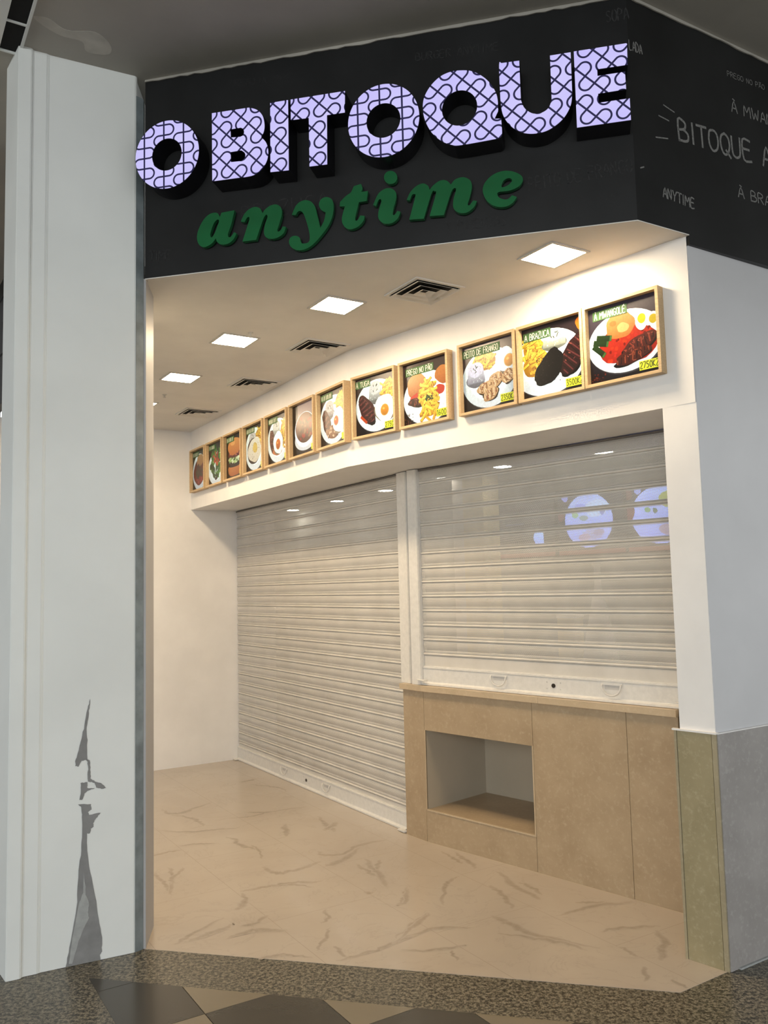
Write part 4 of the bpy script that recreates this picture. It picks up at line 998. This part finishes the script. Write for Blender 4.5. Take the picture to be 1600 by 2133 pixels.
SIZE, DEPTH, LIP = .396, .048, .015
def glass_print_letters(parent, txt, x0, z0, h, y, mat, wf=.14, slope=0.0, wsc=1.0):
    st, adv = text_strokes(txt, h, wsc=wsc); bm = bmn()
    for s in st: ribbon(bm, [(x0 + p[0], z0 + p[1] + p[0]*slope) for p in s], h*wf, 0)
    return obj('lettering', bm, mat, parent, loc=(0, y, 0))
M['label_green'] = plain('green_label', lin((62, 98, 56)), .5, .3, scale=30); M['label_lime'] = plain('lime_price_label', lin((190, 204, 52)), .5, .3, scale=30)
M['ink_white'] = plain('white_ink', lin((236, 236, 220)), .6, .2); M['ink_dark'] = plain('dark_green_ink', lin((44, 58, 30)), .6, .2)
def food_picture(wall, s, z, paint, title, price, label, tw=.5, tpos=(.03, .84)):
    t = thing('framed_food_picture', label, 'picture', wall.pt(s, z, 0), wall.rot, 'wood framed food pictures over the shutters')
    h = SIZE/2; bm = bmn(); D_ = DEPTH
    box(bm, -h, h, -D_, -.001, h - LIP, h, bev=.0008); box(bm, -h, h, -D_, -.001, -h, -h + LIP, bev=.0008); box(bm, -h, -h + LIP, -D_, -.001, -h + LIP, h - LIP, bev=.0008); box(bm, h - LIP, h, -D_, -.001, -h + LIP, h - LIP, bev=.0008)
    obj('wooden_frame', bm, M['wood'], t)
    obj('backing_board', boxbm(-h + LIP, h - LIP, -.018, -.002, -h + LIP, h - LIP), M['dark'], t)
    k = Ink(); k.rnd = random.Random(int(s*1000)); paint(k); size = SIZE - 2*LIP; k.done(size, 'food_print', M['print'], t, (0, -.0186, 0))
    X = lambda u: (u - .5)*size
    y = -.0202
    if title is not None:
        lh = .125*size; lw = tw*size; x0, z0 = X(tpos[0]), X(tpos[1])
        lb = obj('name_label', boxbm(x0, x0 + lw, y, y + .0008, z0, z0 + lh), M['label_green'], t)
        if title:
            st, adv = text_strokes(title, lh*.68); ws = lw*.92/adv
            bm = bmn()
            for q in st: ribbon(bm, [(x0 + lw*.05 + p[0]*ws, z0 + lh*.14 + p[1]) for p in q], lh*.075, 0)
            obj('lettering', bm, M['ink_white'], lb, loc=(0, y - .0004, 0))
        else:
            r = random.Random(int(s*77)); bm = bmn(); x = x0 + lw*.08
            while x < x0 + lw*.92:
                ribbon(bm, [(x, z0 + lh*.2), (x + r.uniform(-.004, .004), z0 + lh*.8)], lh*.09, 0); x += r.choice([.011, .013, .020])
            obj('lettering', bm, M['ink_white'], lb, loc=(0, y - .0004, 0))
    pw = (.28 if price else .2)*size; ph = .115*size; x1 = X(.985 if len(price or '') > 5 else 1.0); z0 = X(.055)
    pb = obj('price_label', boxbm(x1 - pw, x1, y, y + .0008, z0, z0 + ph), M['label_lime'], t)
    if price:
        st, adv = text_strokes(price, ph*.66); ws = pw*.93/adv; bm = bmn()
        for q in st: ribbon(bm, [(x1 - pw*.95 + p[0]*ws, z0 + ph*.18 + p[1]) for p in q], ph*.085, 0)
        obj('lettering', bm, M['ink_dark'], pb, loc=(0, y - .0004, 0))
    return t
WLf = Plane(L, BEND); WRt = Plane(BEND, P3); ZP = 2.707
for i, (fn, lab, ti) in enumerate(((f1, 'framed picture of a reddish stew plate, farthest left in the row', ''), (f2, 'framed picture of a green leafy salad', ''), (f3, 'framed picture of a tall burger in a bun, between salad and sauced dish', ''),
        (f4, 'framed picture of a pale sauce topped dish with fries, right of the tall burger', ''), (f5, 'framed picture of a centred fried egg on meat, left of the soup bowl', ''), (f6, 'framed picture of brown soup in a white bowl', None), (f7, 'framed picture of egg beside meat and mushrooms, right of the soup bowl', ''))):
    food_picture(WLf, .297 + i*.4370, ZP, fn, ti, None, lab, tw=.45)
for s, fn, ti, pr, lab, tw, tp in ((.292, f8, '`A TUGA', '2750K', 'framed picture of sliced dark steak with fried egg, left of the overflowing fries roll', .38, (.0, .83)), (.722, f9, 'PREGO NO P~AO', '1600K', 'framed picture of a bread roll overflowing with yellow fries', .62, (.06, .80)), (1.193, f10, 'PEITO DE FRANGO', '2350KZ', 'framed picture of grilled pale chicken breast with rice and egg', .72, (.0, .82)),
        (1.603, f11, 'A BRAZUCA', '3500KZ', 'framed picture of black beans, fries, rice and dark steak', .46, (.03, .81)), (2.003, f12, '`A MWANGOL\'E', '2750KZ', 'framed picture of meat in red sauce with okra, farthest right in the row', .5, (.07, .83))):
    food_picture(WRt, s, ZP + .003, fn, ti, pr, lab, tw, tp)

# ================================================================== ROOM BEHIND THE SHUTTERS
Z_IN = 2.72
IB = Plane(SMR, CR, -3.6)     # back wall line, parallel to the right shutter
bm = bmn(); slab(bm, IB, -9.5, 3.2, 0, Z_IN, 0, -.1); structure(obj('wall_back', bm, M['inner_wall']))
bm = bmn(); prism(bm, [tuple(BEND - mid*.66), tuple(CR + V2(.45, .45)), (5.4, 7.6), (0, 14.2), (-3.5, 11.5), tuple(SL + tW*.46)], Z_IN, Z_IN + .06)
structure(obj('ceiling', bm, M['ceiling']))
bm = bmn(); prism(bm, [tuple(CR + V2(.31, .30)), (5.4, 7.4), (5.5, 7.3), tuple(CR + V2(.42, .22))], 0, Z_IN); structure(obj('wall_right', bm, M['inner_white']))
bm = bmn(); prism(bm, [tuple(SL + tW*.45), (-1.9, 13.4), (-2.0, 13.4), tuple(SL + tW*.35 + nW*.1)], 0, Z_IN); structure(obj('wall_left', bm, M['inner_white']))
pp = thing('interior_pillar', 'cream yellow square pillar glimpsed behind the perforated shutter', 'pillar', (0, 0, 0)); 
IY = Plane(SMR, CR, -2.6); s0, _ = IY.hit(966, 1100); s1, _ = IY.hit(1008, 1100)
pp.location = IY.pt(s0, 0); pp.rotation_euler = (0, 0, IY.rot)
obj('shaft', boxbm(0, s1 - s0, 0, .25, 0, Z_IN), M['yellow_wall'], pp); obj('side_facing', boxbm(-(s1-s0)*.6, -.002, .02, .25, 0, Z_IN), M['inner_white'], pp)
for i, (x, y) in enumerate(((610, 1062), (702, 1043), (803, 1021), (925, 995), (1047, 971), (1257, 941))):
    q = floor_pt(x, y, Z_IN)
    lab = ['round recessed lamp behind the left shutter, leftmost of the six', 'round recessed lamp behind the left shutter, middle one', 'round recessed lamp behind the left shutter, nearest the mullion', 'round recessed lamp behind the right shutter, nearest the mullion', 'round recessed lamp behind the right shutter, middle one', 'round recessed lamp behind the right shutter, farthest right'][i]
    t = thing('recessed_spotlight', lab, 'ceiling light', (q.x, q.y, Z_IN), 0, 'round recessed lamps inside the shop')
    def flat(r0, r1, z0, z1):
        bm = bmn(); plate(bm, circle(0, 0, r1, r1, 32), [circle(0, 0, r0, r0, 32)] if r0 else [], z0, z1)
        for v in bm.verts: v.co = Vector((v.co.x, v.co.z, -v.co.y))
        bmesh.ops.recalc_face_normals(bm, faces=bm.faces); return bm
    obj('trim_ring', flat(.087, .10, 0.0005, .008), M['rail'], t); obj('lamp_disc', flat(0, .0865, .0005, .006), M['lamp_inner'], t)
# menu screens above the back counter
IS = Plane(SMR, CR, -2.9)
def screen(s0, s1, z0, z1, paint, label):
    t = thing('menu_screen', label, 'screen', IS.pt((s0+s1)/2, (z0+z1)/2), IS.rot, 'lit menu screens inside the shop')
    w, h = s1-s0, z1-z0
    bm = bmn(); 
    for a in ((-w/2-.012, w/2+.012, h/2, h/2+.012), (-w/2-.012, w/2+.012, -h/2-.012, -h/2), (-w/2-.012, -w/2, -h/2, h/2), (w/2, w/2+.012, -h/2, h/2)): box(bm, a[0], a[1], -.006, .04, a[2], a[3])
    box(bm, -w/2, w/2, .01, .04, -h/2, h/2); obj('screen_housing', bm, M['dark'], t)
    k = Ink(); k.rnd = random.Random(5); paint(k)
    for v in k.bm.verts: v.co.x = (v.co.x-.5)*w; v.co.z = (v.co.z-.5)*h
    obj('screen_image', k.bm, M['screen'], t, loc=(0, .004, 0))
def scr_plate(cx, rr, extra):
    def f(k):
        k.poly([(0, 0), (1, 0), (1, 1), (0, 1)], (74, 74, 88), (60, 52, 48)); k.poly([(0, 0), (1, 0), (1, .07), (0, .07)], (170, 110, 84))
        k.blob(cx, .52, rr, .42, (214, 214, 255), (200, 200, 240), rag=0, n=40)
        for e in extra: k.blob(*e)
    return f
sx = lambda x, y: IS.hit(x, y)
a = sx(1166, 1090)[0]; b = sx(1302, 1090)[0]; zt = sx(1225, 1030)[1]; zb = sx(1225, 1150)[1]
screen(a - .02, b, zb - .02, zt + .05, scr_plate(.47, .36, [(.60, .70, .17, .14, (228, 228, 255)), (.68, .64, .04, .05, (170, 170, 190)), (.27, .62, .05, .05, (190, 205, 160)), (.36, .72, .09, .07, (190, 190, 215)), (.40, .56, .07, .04, (176, 186, 170)), (.52, .30, .16, .08, (210, 196, 205)), (.40, .26, .09, .06, (216, 190, 190)), (.62, .33, .08, .05, (200, 180, 185)), (.05, .62, .05, .08, (150, 80, 74)), (.12, .9, .05, .06, (190, 185, 210)), (.5, .97, .12, .05, (120, 118, 140))]), 'lit menu screen showing a white plate, left of the two, behind the right shutter')
a2 = sx(1306, 1070)[0]; screen(a2, a2 + (b - a + .02), zb - .02, zt + .05, scr_plate(.45, .40, [(.62, .74, .18, .13, (206, 200, 120)), (.72, .66, .12, .08, (216, 206, 110)), (.28, .60, .04, .04, (160, 190, 130)), (.38, .58, .03, .04, (120, 150, 110)), (.55, .30, .13, .08, (206, 180, 180)), (.68, .36, .10, .07, (196, 164, 160)), (.04, .58, .07, .12, (160, 84, 74)), (.02, .84, .06, .08, (150, 96, 80)), (.16, .90, .05, .06, (200, 196, 215)), (.45, 1.0, .1, .05, (150, 120, 125))]), 'lit menu screen cut by the white pier, right of the two')
a3 = sx(1030, 1100)[0]; screen(a3, a - .06, zb - .02, zt - .02, lambda k: (k.poly([(0, 0), (1, 0), (1, 1), (0, 1)], (64, 66, 76), (58, 54, 52)), k.poly([(0, 0), (1, 0), (1, .08), (0, .08)], (170, 110, 84)), k.blob(.74, .34, .085, .15, (214, 220, 255), (190, 200, 240)), k.blob(.74, .20, .12, .04, (150, 160, 190)), k.stick(.35, .62, .3, .03, 0, (120, 122, 130))), 'dim menu screen with a small pale drink, left of the plate screens')
# service counter with a white jug-shaped dispenser
IC = Plane(SMR, CR, -2.2)
t = thing('service_counter', 'steel-topped counter faintly visible through the right shutter', 'counter', IC.pt(-1.4, 0), IC.rot)
obj('cabinet', boxbm(0, 3.0, 0, .55, 0, .90), M['inner_white'], t); obj('worktop', boxbm(-.02, 3.02, -.03, .58, .901, .94), M['steel'], t)
q = IC.hit(1215, 1300); base = IC.pt(q[0], .941, -.25)
bm = bmn(); prof = [(.15, 0), (.14, .1), (.10, .28), (.055, .5), (.028, .62), (.028, .78), (.045, .79), (.045, .84), (.0, .85)]
rings = []
for r_, z_ in prof: rings.append([bm.verts.new((max(r_, .001)*math.cos(k*math.pi/12), max(r_, .001)*math.sin(k*math.pi/12), z_)) for k in range(24)])
for i in range(len(rings)-1):
    for k in range(24): bm.faces.new((rings[i][k], rings[i][(k+1) % 24], rings[i+1][(k+1) % 24], rings[i+1][k]))
bm.faces.new(rings[0][::-1]); bm.faces.new(rings[-1])
o = obj('drinks_dispenser', bm, M['inner_white'], smooth=True); o.location = base; tag(o, 'tall white flared dispenser on the counter behind the right shutter', 'dispenser')
q2 = IC.hit(1192, 1290); base2 = IC.pt(q2[0] - .17, .941, -.22)
t = thing('yellow_canister', 'small yellow canister beside the white dispenser, behind the right shutter', 'canister', base2, IC.rot)
obj('body', boxbm(-.09, .09, -.07, .07, 0, .34, bev=.01), M['yellow_wall'], t); obj('lid', boxbm(-.095, .095, -.075, .075, .341, .37, bev=.006), M['inner_white'], t)
